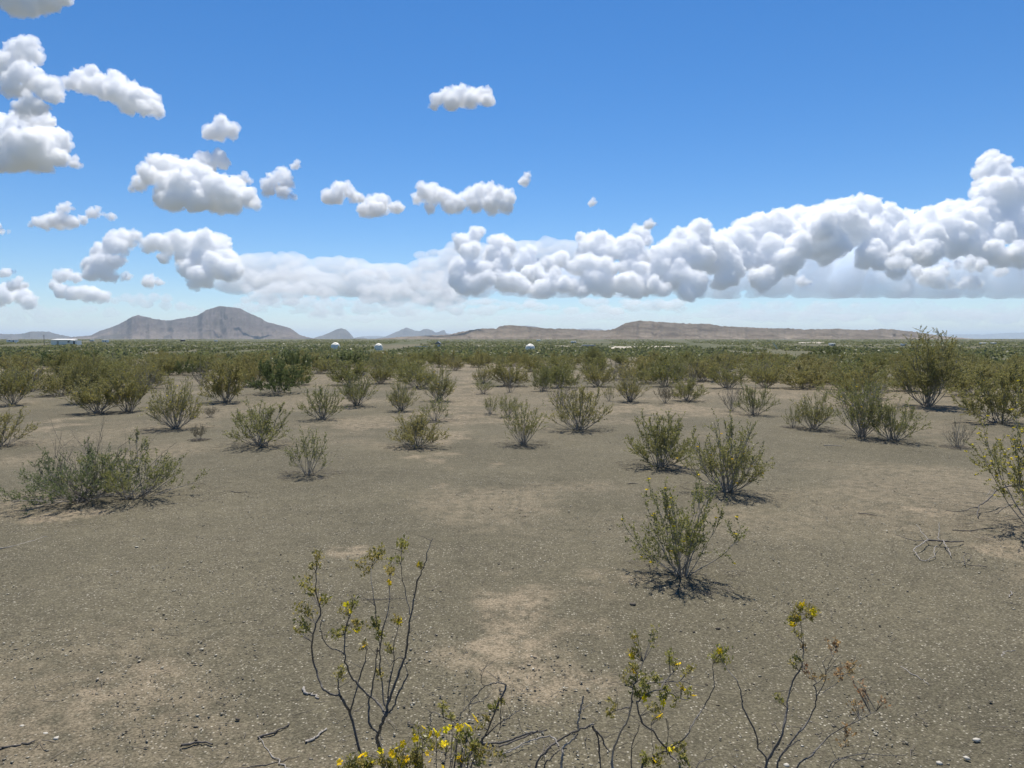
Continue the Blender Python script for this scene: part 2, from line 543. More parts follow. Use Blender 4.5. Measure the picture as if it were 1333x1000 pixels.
def cloud_material(den, tint=(1, 1, 1)):
    k = (float('%.2g' % den), tint)
    if k not in CLOUD_MATS:
        m = bpy.data.materials.new('cloud droplets')
        m.use_nodes = True
        n = m.node_tree
        n.nodes.clear()
        out = n.nodes.new('ShaderNodeOutputMaterial')
        v = n.nodes.new('ShaderNodeVolumeScatter')
        v.inputs['Color'].default_value = (*tint, 1)
        v.inputs['Density'].default_value = k[0]
        v.inputs['Anisotropy'].default_value = 0.0
        last = v.outputs[0]
        if tint != (1, 1, 1):                                  # bluish tint: shade and the blue of the air in front, put into the colour
            ab = n.nodes.new('ShaderNodeVolumeAbsorption')
            ab.inputs['Color'].default_value = (*tint, 1)
            ab.inputs['Density'].default_value = k[0]
            add = n.nodes.new('ShaderNodeAddShader')
            n.links.new(last, add.inputs[0])
            n.links.new(ab.outputs[0], add.inputs[1])
            last = add.outputs[0]
        n.links.new(last, out.inputs['Volume'])
        CLOUD_MATS[k] = m
    return CLOUD_MATS[k]


TEX = {}


def cloud_tex(scale, kind='CLOUDS'):
    k = ('%.3g' % scale, kind)
    if k not in TEX:
        t = bpy.data.textures.new('billow', 'CLOUDS')
        t.noise_scale = scale
        t.noise_depth = 5
        TEX[k] = t
    return TEX[k]


def cloud(label, D, blobs, seed, dens=.22, base=None, sx=1.0, vox=1.0, lv=(8, 7, 5), deep=.6, rag=4.2, fr=.44, group=None, slope=.9, tint=(1, 1, 1)):
    rng = np.random.default_rng(seed)
    px = D / F
    s = []
    for b in blobs:
        p = at(b[0], b[1], D)
        s.append([p[0], p[1], p[2], b[2] * px * .95])
    s = np.array(s)
    off = rng.normal(size=len(s)) * s[:, 3] * deep + np.array([b[3] if len(b) > 3 else 0 for b in blobs]) * px
    off -= slope * (s[:, 2].max() - s[:, 2])                   # the face leans towards the viewer, lower heaps stand nearer
    k_ = np.maximum((s[:, 1] + off) / s[:, 1], .35)[:, None]
    s = np.concatenate([np.array([0, 0, EYE]) + (s[:, :3] - np.array([0, 0, EYE])) * k_, s[:, 3:] * k_], 1)
    out = [s]
    cur = s
    for nn in lv:
        d = rng.normal(size=(len(cur), nn, 3))
        d[..., 2] += .35
        d /= np.linalg.norm(d, axis=2, keepdims=True)
        r = cur[:, None, 3] * rng.uniform(fr * .6, fr * 1.3, size=(len(cur), nn))
        c = cur[:, None, :3] + d * cur[:, None, 3:4] * .92
        cur = np.concatenate([c, r[..., None]], 2).reshape(-1, 4)
        cur = cur[cur[:, 3] > 1.3 * px]
        if not len(cur):
            break
        out.append(cur)
    a = np.concatenate(out)
    V = (a[:, None, :3] + a[:, None, 3:4] * ICO_V[None] * np.array([sx, 1, 1])).reshape(-1, 3)
    if base is not None:
        zb = EYE + (at(666, base, D)[2] - EYE) / D * V[:, 1]
        V[:, 2] = np.where(V[:, 2] < zb, zb + (V[:, 2] - zb) * .12, V[:, 2])
    Fc = (np.arange(len(a))[:, None, None] * len(ICO_V) + ICO_F[None]).reshape(-1, 3)
    c0 = V.mean(0)
    src = mesh('cloud', V - c0, Fc)

    def solid(nm, vx, steps, mid):
        q = bpy.data.objects.new(nm, src)
        COL.objects.link(q)
        q.location = c0
        md = q.modifiers.new('union', 'REMESH')
        md.mode = 'VOXEL'
        md.voxel_size = vx * px 
        for sc_, st in steps:
            md = q.modifiers.new('billow', 'DISPLACE')
            md.texture = cloud_tex(sc_ * px)
            md.strength = st * px
            md.mid_level = mid
        dg = bpy.context.evaluated_depsgraph_get()
        me = bpy.data.meshes.new_from_object(q.evaluated_get(dg))
        me.name = nm
        q.modifiers.clear()
        q.data = me
        me.materials.clear()
        return q
    global CLOUD_THICK
    CLOUD_THICK = dens > .075
    o = solid('cloud', vox * 1.25, ((26, rag * 2.2), (12, rag * 1.6), (5.5, rag * 2.1), (2.6, rag * 1.3)) if CLOUD_THICK else ((14, rag * .9), (6, rag * .5)), .5)
    o.data.materials.append(cloud_material((dens * (1.25 if D < 20000 else 1.9) if CLOUD_THICK else dens) / px, tint))
    if CLOUD_THICK:
        fr_ = solid('fringe', vox * (2.2 if D < 20000 else 3.0), ((26, rag * 1.8), (9, rag * 2.4), (4.0, rag * 2.4), (2.0, rag * .9)), .41)
        fr_.data.materials.append(cloud_material(.12 / px))
        fr_.location = (0, 0, 0)
        fr_.parent = o
    bpy.data.meshes.remove(src)
    o['label'], o['category'] = label, 'cloud'
    if group:
        o['group'] = group
    return o


cloud('ragged white cloud cut off by the top edge above the stacked clouds', 4200, [(15, 2, 14), (40, 6, 14), (62, 1, 13), (82, -3, 9), (38, 15, 7), (30, -25, 25), (66, -22, 20)], 1, .16)
cloud('wispy torn white cloud drifting above the big puffy one', 5200, [(22, 68, 11), (38, 63, 9), (46, 71, 6), (6, 78, 9), (-6, 84, 10), (12, 92, 8), (30, 101, 13), (46, 105, 12), (60, 117, 12), (71, 127, 8), (22, 116, 10), (14, 106, 7), (40, 134, 10), (56, 139, 6), (30, 142, 7)], 2, .13, rag=5.5)
cloud('big puffy cloud with a grey flat base below the torn wisps', 6000, [(5, 164, 13), (20, 168, 15), (45, 162, 15), (58, 158, 9), (76, 183, 11), (60, 192, 19), (35, 195, 22), (10, 196, 20), (-15, 190, 24), (-40, 195, 22), (77, 207, 9), (50, 208, 16), (20, 210, 16), (-5, 212, 14)], 3, .2, base=222)
cloud('slanted white cloud like a drifting feather', 5800, [(98, 110, 8), (106, 102, 7), (117, 96, 7), (123, 92, 4), (113, 113, 9), (128, 110, 10), (142, 116, 12), (150, 107, 9), (156, 122, 13), (170, 122, 11), (178, 132, 12), (191, 134, 11), (203, 143, 8), (165, 138, 9), (188, 143, 8), (209, 150, 4)], 4, .17)
cloud('small bright cloud alone above the curled one', 6500, [(277, 172, 7), (289, 162, 8), (300, 171, 9), (287, 174, 8), (268, 174, 3)], 5, .19, base=181)
cloud('large curled white cloud with a grey underside above the peak', 6300, [(181, 240, 7), (172, 246, 3), (195, 227, 10), (203, 211, 7), (213, 222, 11), (224, 214, 9), (232, 225, 12), (252, 224, 14), (268, 211, 12), (283, 207, 9), (290, 213, 6), (262, 232, 16), (246, 242, 18), (224, 244, 15), (284, 244, 15), (278, 256, 17), (309, 244, 10), (320, 257, 11), (333, 268, 6), (300, 261, 14), (255, 261, 15), (230, 260, 13), (210, 260, 7)], 6, .2, base=275, rag=4.6)
cloud('faint scrap of cloud beside the curled one', 8000, [(314, 233, 4), (323, 236, 5), (319, 230, 3)], 7, .1)
cloud('torn two lobed cloud between the curled cloud and the round puff', 8200, [(350, 240, 6), (359, 236, 8), (374, 238, 7), (370, 229, 6), (371, 251, 6), (382, 256, 4), (351, 249, 4), (363, 246, 5)], 8, .17, rag=5)
cloud('speck of cloud above the torn two lobed one', 8200, [(388, 214, 4), (385, 217, 2)], 9, .15)
cloud('round little puff before the pointed one', 8600, [(430, 255, 7), (440, 248, 7), (451, 249, 8), (462, 257, 7), (470, 259, 4), (440, 257, 8), (425, 257, 4)], 10, .2, base=263)
cloud('low pointed puff beside the round one', 9000, [(475, 273, 6), (486, 265, 8), (499, 267, 9), (514, 271, 6), (522, 271, 3), (490, 274, 8)], 11, .2, base=280)
cloud('solitary flat white cloud high in the open blue', 6000, [(569, 129, 6), (582, 124, 7), (597, 126, 9), (613, 123, 7), (627, 124, 9), (634, 132, 6), (588, 133, 7), (614, 133, 8), (565, 138, 3)], 12, .2, base=143)
cloud('long double cloud of two joined heaps in the open blue', 9000, [(543, 259, 5), (553, 250, 8), (565, 249, 8), (575, 256, 8), (562, 261, 7), (585, 262, 8), (560, 271, 4), (597, 267, 7), (610, 258, 9), (622, 254, 10), (637, 247, 8), (648, 258, 9), (662, 257, 8), (659, 269, 7), (640, 268, 9), (620, 268, 8), (585, 270, 5)], 13, .19, base=276, rag=4.8)
cloud('tiny upright puff above the double cloud', 9000, [(685, 238, 4), (688, 231, 4), (684, 234, 3)], 14, .19)
cloud('faint speck of cloud in the empty blue', 9500, [(773, 263, 3), (778, 264, 2)], 15, .1)
cloud('thin speck of cloud just above the long bank', 10000, [(847, 292, 4), (854, 292, 3)], 16, .14)
cloud('small flat cloud with a tail beside the shoulder peak', 10000, [(60, 289, 6), (74, 287, 8), (87, 289, 8), (97, 290, 5), (108, 286, 4), (47, 289, 4), (40, 292, 2)], 17, .17, base=297)
cloud('thin sliver of cloud above the small flat one', 10000, [(80, 271, 3), (88, 270, 5), (96, 272, 3)], 18, .14)
cloud('broken wisp of cloud beside the small flat one', 10000, [(120, 276, 4), (128, 275, 3), (137, 280, 2), (146, 283, 3)], 19, .1)
cloud('half seen scrap of cloud at the picture edge', 10000, [(-8, 298, 7), (3, 299, 4), (10, 301, 2)], 20, .15)
cloud('oval speck of cloud under the big puffy cloud', 6500, [(97, 209, 3.5), (102, 214, 4), (98, 213, 3)], 21, .16)
cloud('tall leaning cauliflower cloud over the shoulder peak', 16000, [(150, 312, 8), (160, 307, 6), (175, 309, 7), (145, 322, 10), (130, 328, 8), (155, 324, 9), (168, 318, 7), (119, 344, 8), (134, 343, 12), (148, 341, 10), (117, 357, 7), (138, 356, 10), (164, 362, 6), (126, 354, 9)], 22, .17, base=364)
cloud('broad domed cloud rising behind the tallest peak', 22000, [(192, 320, 7), (205, 317, 9), (220, 318, 10), (236, 314, 10), (252, 317, 11), (268, 314, 11), (283, 324, 14), (296, 338, 12), (240, 328, 13), (262, 336, 15), (280, 348, 14), (295, 354, 12), (213, 336, 6), (306, 351, 9), (262, 360, 14), (245, 350, 10)], 23, .1)
cloud('little puff under the domed cloud', 16000, [(194, 366, 5), (203, 367, 5), (208, 369, 3)], 24, .14, base=371)
cloud('low hooked cloud trailing over the shoulder peak', 24000, [(78, 361, 7), (88, 357, 6), (97, 362, 5), (70, 371, 5), (82, 378, 6), (96, 384, 7), (110, 384, 8), (122, 384, 8), (133, 388, 6)], 25, .15, base=394)
cloud('low heaped cloud over the flat topped mesa', 26000, [(-20, 385, 14), (0, 384, 11), (15, 381, 9), (30, 387, 9), (38, 393, 6), (-45, 380, 14)], 26, .15, base=400)
cloud('small puff stacked over the heaped cloud', 22000, [(25, 368, 5), (17, 371, 4), (33, 371, 4)], 27, .14, base=374)
cloud('thin sliver over the stacked small puff', 22000, [(10, 354, 4), (20, 354, 3.5), (3, 356, 2)], 28, .12)
cloud('long flat veil of cloud sloping down to the tallest peak', 30000, [(150, 391, 5), (165, 389, 6), (182, 388, 6), (200, 387, 6), (216, 389, 6), (190, 396, 6), (215, 398, 6), (236, 399, 6), (250, 402, 5), (262, 405, 4), (175, 394, 5)], 29, .06, sx=1.7, vox=1.4)
cloud('dim low veil of cloud over the mesa', 34000, [(0, 405, 8), (25, 404, 7), (50, 406, 8), (75, 408, 7), (100, 410, 6), (20, 415, 7), (55, 416, 7), (115, 403, 6), (145, 408, 7), (-30, 408, 9)], 30, .028, sx=2.2, vox=1.6)

rg = np.random.default_rng(77)
# the flat anvil sheet behind the towers
anv = []
for x in range(296, 600, 13):
    top = np.interp(x, [296, 340, 400, 450, 500, 560, 600], [331, 328, 333, 334, 342, 345, 345])
    for k in range(3):
        anv.append((x + rg.normal() * 4, top + 9 + 15 * k + rg.normal() * 2, 9 + 2 * k))
for x in range(548, 790, 13):
    top = np.interp(x, [548, 600, 680, 740, 790], [326, 320, 315, 313, 318])
    for k in range(3):
        anv.append((x + rg.normal() * 4, top + 6 + 14 * k + rg.normal() * 2, 6 + 3 * min(k, 1) + (2 if x > 580 else 0)))
cloud('smooth pale anvil sheet spreading behind the cloud towers', 42000, anv, 31, .074, sx=2.0, vox=1.8, lv=(4,), rag=3.0)

# the heaped field under it, above the butte
for i, (y0, y1, n_, D_, den, lab) in enumerate([(352, 372, 46, 36000, .070, 'upper row of broken heaps under the pale anvil sheet'), (370, 392, 66, 33000, .075, 'middle row of broken heaps over the small butte'), (390, 407, 70, 30000, .060, 'lowest row of broken heaps just over the small butte')]):
    bl = []
    for k in range(n_):
        x = 300 + 285 * rg.random()
        if vnoise(x * .045, i * 3.7, 71) < .22:
            continue
        y = y0 + (y1 - y0) * rg.random()
        r = rg.uniform(4, 9) * (1 if i < 2 else .7)
        bl += [(x, y, r), (x + rg.normal() * r, y + r * .5, r * .8), (x + rg.normal() * r * 1.3, y + r * .7, r * .7)]
    cloud(lab, D_, bl, 32 + i, den, lv=(6, 5), vox=1.1, sx=(1.1, 1.25, 1.8)[i])['kind'] = 'stuff'

tower = 'cauliflower cloud tower of the long bank, '
cloud(tower + 'the slim one farthest along towards the butte', 27000, [(600, 312, 6), (617, 306, 8), (625, 301, 5), (605, 320, 12), (614, 330, 11), (598, 348, 11), (595, 364, 10), (612, 355, 11), (625, 350, 9), (635, 364, 10), (620, 371, 12), (605, 374, 10)], 40, .14, base=384)
cloud(tower + 'the egg shaped one', 28000, [(645, 319, 9), (655, 314, 8), (663, 324, 8), (645, 331, 11), (655, 339, 11), (640, 345, 8), (650, 354, 11), (655, 367, 11), (668, 371, 11), (686, 374, 9)], 41, .14, base=386)
cloud(tower + 'the small dim one behind the egg shape', 30000, [(684, 335, 8), (691, 329, 6), (680, 344, 9), (695, 347, 8), (695, 359, 11), (706, 367, 11)], 42, .12, base=384)
cloud(tower + 'the low broken one above the third dome', 27000, [(715, 345, 8), (730, 340, 9), (745, 350, 8), (722, 360, 10), (735, 371, 9), (748, 377, 8), (714, 377, 9), (704, 379, 9), (757, 382, 6)], 43, .14, base=388)
cloud(tower + 'the broad one with a torn scrap on top', 28000, [(756, 308, 4), (766, 312, 6), (777, 314, 10), (791, 318, 10), (765, 327, 12), (785, 331, 13), (800, 329, 9), (765, 345, 13), (785, 354, 15), (770, 369, 13), (790, 374, 12)], 44, .14, base=387)
cloud(tower + 'the tall square shouldered one', 28000, [(815, 315, 8), (829, 306, 8), (839, 302, 6), (841, 314, 7), (825, 320, 11), (820, 335, 13), (840, 335, 11), (830, 354, 16), (815, 369, 13), (840, 371, 13), (826, 378, 11)], 45, .14, base=388)
cloud(tower + 'the stepped one leaning on the great bank', 27500, [(858, 331, 10), (869, 322, 9), (884, 311, 9), (895, 306, 8), (905, 300, 8), (915, 298, 9), (900, 318, 15), (880, 334, 15), (905, 340, 17), (860, 349, 13), (885, 359, 17), (905, 369, 15), (853, 371, 8), (865, 377, 7), (895, 382, 10)], 46, .14, base=391)
tx = [895, 906, 920, 936, 952, 981, 1001, 1020, 1043, 1062, 1082, 1101, 1124, 1140, 1160, 1173, 1192, 1225, 1262, 1330, 1450, 1560]
ty = [303, 294, 296, 306, 301, 283, 280, 275, 272, 268, 264, 262, 256, 264, 272, 283, 278, 269, 263, 262, 255, 275]
bl = []
for x in np.arange(905, 1425, 9.0):
    t = np.interp(x, tx, ty)
    r = rg.uniform(4.5, 11)
    bl.append((x, t + r * .95, r))
    if int(x) % 2:
        r = rg.uniform(12, 17)
        bl.append((x + rg.normal() * 4, t + 12 + r, r))
for x in np.arange(912, 1425, 15.0):
    t = np.interp(x, tx, ty)
    bl.append((x + rg.normal() * 5, t + 38 + rg.normal() * 7, rg.uniform(9, 14)))
    if vnoise(x * .021, 3.3, 61) < .62:
        bl.append((x + rg.normal() * 5, t + 54 + rg.normal() * 5, rg.uniform(9, 14)))
    if vnoise(x * .027, 8.3, 62) < .38:
        bl.append((x + rg.normal() * 5, t + 70 + rg.normal() * 6, rg.uniform(9, 13)))
cloud('great cumulus bank of heaped bright puffs with a cauliflower rim', 30000, bl, 47, .14, base=387, vox=1.0, lv=(11, 9, 6), deep=.9)
bl = []
for x in np.arange(600, 1425, 26.0):
    t = np.interp(x, tx, ty)
    for y in np.arange(max(t + 62, 350), 374, 20):
        bl.append((x + rg.normal() * 6, y + rg.normal() * 4, 24, 14))
cloud('dim smooth blue grey rain cloud filling the underside of the great bank', 30000, bl, 54, .05, base=388, tint=(.885, .93, .985), slope=.25, vox=1.4, lv=(7, 5), rag=2.5)
cloud('tallest bright tower boiling up behind the great bank', 31500, [(1293, 207, 8), (1284, 212, 7), (1302, 212, 8), (1276, 226, 8), (1292, 224, 13), (1310, 232, 12), (1282, 243, 13), (1300, 250, 18), (1325, 236, 12), (1340, 240, 14), (1325, 255, 16), (1355, 245, 18), (1380, 250, 20), (1275, 258, 10)], 48, .13)
cloud('bright ragged cloudlets strung before the dim body of the bank', 16000, [(1160, 344, 4), (1170, 342, 5), (1182, 342, 4), (1194, 354, 6), (1204, 359, 6), (1213, 362, 7), (1224, 355, 6), (1234, 347, 5), (1246, 343, 5), (1262, 343, 6), (1276, 345, 5), (1222, 368, 5), (1238, 370, 4), (1255, 370, 5), (1264, 367, 5), (1275, 371, 4), (1300, 354, 4), (1308, 353, 3)], 49, .13, rag=4.8)
cloud('lone bright cloudlet before the dim body of the bank', 16000, [(1043, 365, 3.5), (1049, 367, 4), (1055, 370, 2.5)], 50, .13)
bl = []
for k in range(64):
    x = 575 + 325 * rg.random()
    bl.append((x, 392 + 15 * rg.random() ** 1.4, rg.uniform(3, 6)))
cloud('string of low flat cloudlets under the cloud towers', 32000, bl, 51, .075, sx=2.4, lv=(6, 5))['kind'] = 'stuff'
bl = [(920 + 200 * rg.random(), 394 + 12 * rg.random(), rg.uniform(3, 5)) for k in range(22)]
cloud('faint low strips of cloud under the dim bank', 34000, bl, 52, .04, sx=3.0, lv=(5,), vox=1.3)['kind'] = 'stuff'
bl = [(x + rg.normal() * 9, 408 + 9 * rg.random(), rg.uniform(4, 8)) for x in range(420, 1400, 12)]
cloud('dim flat layer of cloud low over the tan hills', 42000, bl, 53, .035, sx=3.6, lv=(4,), vox=1.5)['kind'] = 'stuff'
bl = [(x + rg.normal() * 8, 400 + 14 * rg.random(), rg.uniform(9, 13)) for x in range(950, 1520, 16)]
cloud('pale blue grey curtain of rain haze hanging below the great bank', 46000, bl, 55, .022, base=424, sx=1.8, lv=(5,), vox=1.6, tint=(.90, .945, 1), slope=0)
print('clouds', round(time.time() - T0, 1), sum(len(o.data.polygons) for o in bpy.data.objects if o.name.startswith('cloud')))

# ---------------------------------------------------------------- plants
def tube(acc, P, r0, r1, k=3):
    """a tapering twig through the points P, added to acc = [verts, faces, count]"""
    P = np.asarray(P, float)
    n = len(P)
    T = np.gradient(P, axis=0)
    T /= np.linalg.norm(T, axis=1, keepdims=True) + 1e-9
    ref = np.array([0, 1, 0.]) if abs(T[:, 1]).mean() < .8 else np.array([1, 0, 0.])
    A = np.cross(T, ref)
    A /= np.linalg.norm(A, axis=1, keepdims=True) + 1e-9
    B = np.cross(T, A)
    r = np.linspace(r0, r1, n) if np.isscalar(r0) else r0
    ang = np.arange(k) * 2 * math.pi / k
    ring = P[:, None] + r[:, None, None] * (A[:, None] * np.cos(ang)[None, :, None] + B[:, None] * np.sin(ang)[None, :, None])
    off = acc[2]
    acc[0].append(ring.reshape(-1, 3))
    i, j = np.meshgrid(np.arange(n - 1), np.arange(k), indexing='ij')
    j2 = (j + 1) % k
    acc[1].append((np.stack([i * k + j, i * k + j2, (i + 1) * k + j2, (i + 1) * k + j], -1) + off).reshape(-1, 4))
    acc[2] += n * k


def tube_mesh(name, acc):
    return mesh(name, np.concatenate(acc[0]), np.concatenate(acc[1]), True)


def unit(v):
    return v / (np.linalg.norm(v, axis=-1, keepdims=True) + 1e-9)


def leaf_mesh(name, pos, dirs, length, rng, width=.5):
    """small folded leaves: base, two sides, tip"""
    n = len(pos)
    d = unit(dirs)
    side = unit(np.cross(d, rng.normal(size=(n, 3))))
    up = np.cross(side, d)
    L = np.asarray(length).reshape(-1, 1) * np.ones((n, 1))
    w = L * width * .5
    V = np.stack([pos, pos + d * L * .45 + side * w + up * w * .35, pos + d * L, pos + d * L * .45 - side * w + up * w * .35], 1).reshape(-1, 3)
    b = np.arange(n)[:, None] * 4
    return mesh(name, V, b + np.array([[0, 1, 2, 3]]))


def make_shrub(seed, n_stem=16, H=1.0, W=1.0, low=.35, sec=5, ter=3, leafy=1.0, leaf=.016, flowers=0, droop=0.0, dead=0.0, twist=.10, rstem=.010, bare=.35):
    """meshes of a many stemmed desert shrub, W wide and H tall: (branchwork, foliage, flowers or None)"""
    rng = np.random.default_rng(seed)
    acc = [[], [], 0]
    lp, ld, fp = [], [], []

    def wobble(n, a):
        w = np.cumsum(rng.normal(size=(n, 3)), 0)
        w -= np.linspace(0, 1, n)[:, None] * 0
        return w * a

    def leaves_on(P, dens, t0):
        n = len(P)
        L = np.linalg.norm(np.diff(P, axis=0), axis=1).sum()
        m = int(L / .0056 * dens)
        if m <= 0:
            return
        t = (t0 + (1 - t0) * rng.random(m)) * (n - 1)
        i = np.minimum(t.astype(int), n - 2)
        f = (t - i)[:, None]
        q = P[i] * (1 - f) + P[i + 1] * f
        T = unit(P[i + 1] - P[i])
        lp.append(q + rng.normal(size=q.shape) * .004)
        ld.append(unit(T * 1.0 + rng.normal(size=q.shape) * .6 + np.array([0, 0, .3])))

    for s in range(n_stem):
        phi = 2 * math.pi * (s + rng.uniform(-.45, .45)) / n_stem * 1.0 + (rng.random() * 6.28 if n_stem < 7 else 0) + 2.4 * s
        rho = math.sqrt(rng.uniform(.06, 1))
        top = H * (1 - (1 - low) * rho ** 2.2) * rng.uniform(.78, 1.02)
        R = W / 2 * rho * rng.uniform(.85, 1.05)
        n = 9
        t = np.linspace(0, 1, n)
        rr = R * (t ** (1.02 - .18 * rho))
        zz = top * (t ** (1.0 + .25 * rho)) - droop * R * t ** 3
        P = np.stack([np.cos(phi) * rr, np.sin(phi) * rr, zz], -1) + wobble(n, twist * H * .16) * t[:, None]
        P[:, :2] += rng.normal(size=2) * W * .035
        P[0, 2] -= .03
        is_dead = rng.random() < dead
        rs = rstem * .62 * rng.uniform(.7, 1.25) * (.6 + .4 * H)
        tube(acc, P, rs, rs * .28, 4)
        for k in range(sec):
            tt = rng.uniform(.22, .98)
            i = min(int(tt * (n - 1)), n - 2)
            f = tt * (n - 1) - i
            b = P[i] * (1 - f) + P[i + 1] * f
            T = unit(P[i + 1] - P[i])
            out = np.array([math.cos(phi), math.sin(phi), 0])
            d = unit(T * 1.0 + rng.normal(size=3) * .55 + out * .15 + np.array([0, 0, .45]))
            ln = H * rng.uniform(.16, .34) * (1.15 - .55 * tt)
            m = 5
            u = np.linspace(0, 1, m)[:, None]
            Q = b + d * ln * u + np.array([0, 0, .18]) * ln * u ** 2 + wobble(m, ln * .035) * u
            tube(acc, Q, rs * .45, rs * .16, 3)
            if not is_dead:
                leaves_on(Q, .55 * leafy, .25 if tt > bare else .6)
            for j in range(ter):
                t2 = rng.uniform(.2, 1.0)
                i2 = min(int(t2 * (m - 1)), m - 2)
                f2 = t2 * (m - 1) - i2
                b2 = Q[i2] * (1 - f2) + Q[i2 + 1] * f2
                d2 = unit(d + rng.normal(size=3) * .7 + np.array([0, 0, .3]))
                l2 = ln * rng.uniform(.3, .62)
                u2 = np.linspace(0, 1, 3)[:, None]
                S = b2 + d2 * l2 * u2 + wobble(3, l2 * .05) * u2
                tube(acc, S, rs * .2, rs * .09, 3)
                if not is_dead and (tt > bare * .8 or rng.random() < .25):
                    leaves_on(S, leafy, .1)
                if flowers and rng.random() < flowers:
                    fp.append(S[-1])
        if not is_dead:
            leaves_on(P[6:], leafy * .5, .2)
    bw = tube_mesh('branchwork', acc)
    fo = None
    if lp:
        lp_, ld_ = np.concatenate(lp), np.concatenate(ld)
        fo = leaf_mesh('foliage', lp_, ld_, leaf * 1.08 * rng.uniform(.7, 1.35, size=len(lp_)), rng, .54)
    fl = None
    if fp:
        fp_ = np.array(fp)
        fp_ = np.repeat(fp_, 5, 0)
        a = np.tile(np.arange(5) * 2 * math.pi / 5, len(fp))
        dd = np.stack([np.cos(a), np.sin(a), np.full_like(a, .45)], -1)
        fl = leaf_mesh('blossom', fp_, dd, .016, rng, .7)
    return bw, fo, fl


def place_shrub(proto, loc, W, H, label, group, rz, leafmat=None, barkmat=None, name='creosote_bush', category='shrub'):
    """one shrub: an Empty at its foot that parents branchwork, foliage and blossom"""
    pw, ph, bw, fo, fl = proto
    t = thing(name, loc, label, category, group, rz)
    t.scale = (W / pw, W / pw, H / ph)
    for nm, me, mt in (('branchwork', bw, barkmat or M_BARK), ('foliage', fo, leafmat or M_LEAF), ('blossom', fl, M_FLOWER)):
        if me is None:
            continue
        c = obj(nm, me, None, t)
        if not me.materials:
            me.materials.append(mt)
        c.material_slots[0].link = 'OBJECT'
        c.material_slots[0].material = mt
    return t


def proto(W, H, **k):
    bw, fo, fl = make_shrub(W=W, H=H, **k)
    return (W, H, bw, fo, fl)


PR = {
    'vase_a': proto(.72, .70, seed=31, n_stem=24, low=.50, sec=6, ter=3, leafy=.9, leaf=.015, flowers=.05, rstem=.008),
    'vase_b': proto(1.0, .85, seed=2, n_stem=34, low=.36, sec=6, ter=3, leafy=.75, leaf=.016, flowers=.03),
    'vase_c': proto(1.0, .80, seed=3, n_stem=30, low=.30, sec=6, ter=3, leafy=.8, leaf=.017),
    'thin': proto(.6, .62, seed=4, n_stem=18, low=.42, sec=5, ter=3, leafy=.7, leaf=.014, rstem=.007),
    'round_a': proto(1.1, .85, seed=5, n_stem=32, low=.22, sec=7, ter=3, leafy=1.0, leaf=.018),
    'round_b': proto(1.2, 1.0, seed=6, n_stem=32, low=.26, sec=7, ter=3, leafy=.95, leaf=.019, flowers=.05),
    'wide': proto(1.5, .80, seed=7, n_stem=28, low=.35, sec=6, ter=3, leafy=.8, leaf=.018, dead=.1),
    'tall': proto(1.5, 1.9, seed=8, n_stem=26, low=.6, sec=9, ter=4, leafy=1.1, leaf=.020, rstem=.011, bare=.25),
    'bare': proto(.8, .8, seed=9, n_stem=16, low=.5, sec=6, ter=3, leafy=1.0, leaf=.014, dead=.5),
    'spiky': proto(.75, .75, seed=10, n_stem=34, low=.55, sec=4, ter=2, leafy=.8, leaf=.015, twist=.05, rstem=.006),
    'dense_a': proto(1.5, 1.15, seed=11, n_stem=30, low=.28, sec=8, ter=4, leafy=.95, leaf=.022, bare=.2),
    'dense_b': proto(1.6, 1.25, seed=12, n_stem=28, low=.3, sec=8, ter=4, leafy=.9, leaf=.023, flowers=.03, bare=.2),
    'tuft': proto(.5, .4, seed=13, n_stem=40, low=.5, sec=3, ter=1, leafy=.6, leaf=.02, twist=.04, rstem=.003),
    'flowery': proto(1.1, 1.1, seed=14, n_stem=16, low=.5, sec=6, ter=4, leafy=.9, leaf=.017, flowers=.5, rstem=.008),
}
print('protos', round(time.time() - T0, 1), sum(sum(len(m.polygons) for m in p[2:] if m) for p in PR.values()))

NEAR = 'creosote bushes standing apart on the open gravel'
MIDG = 'creosote bushes along the edge of the open gravel'
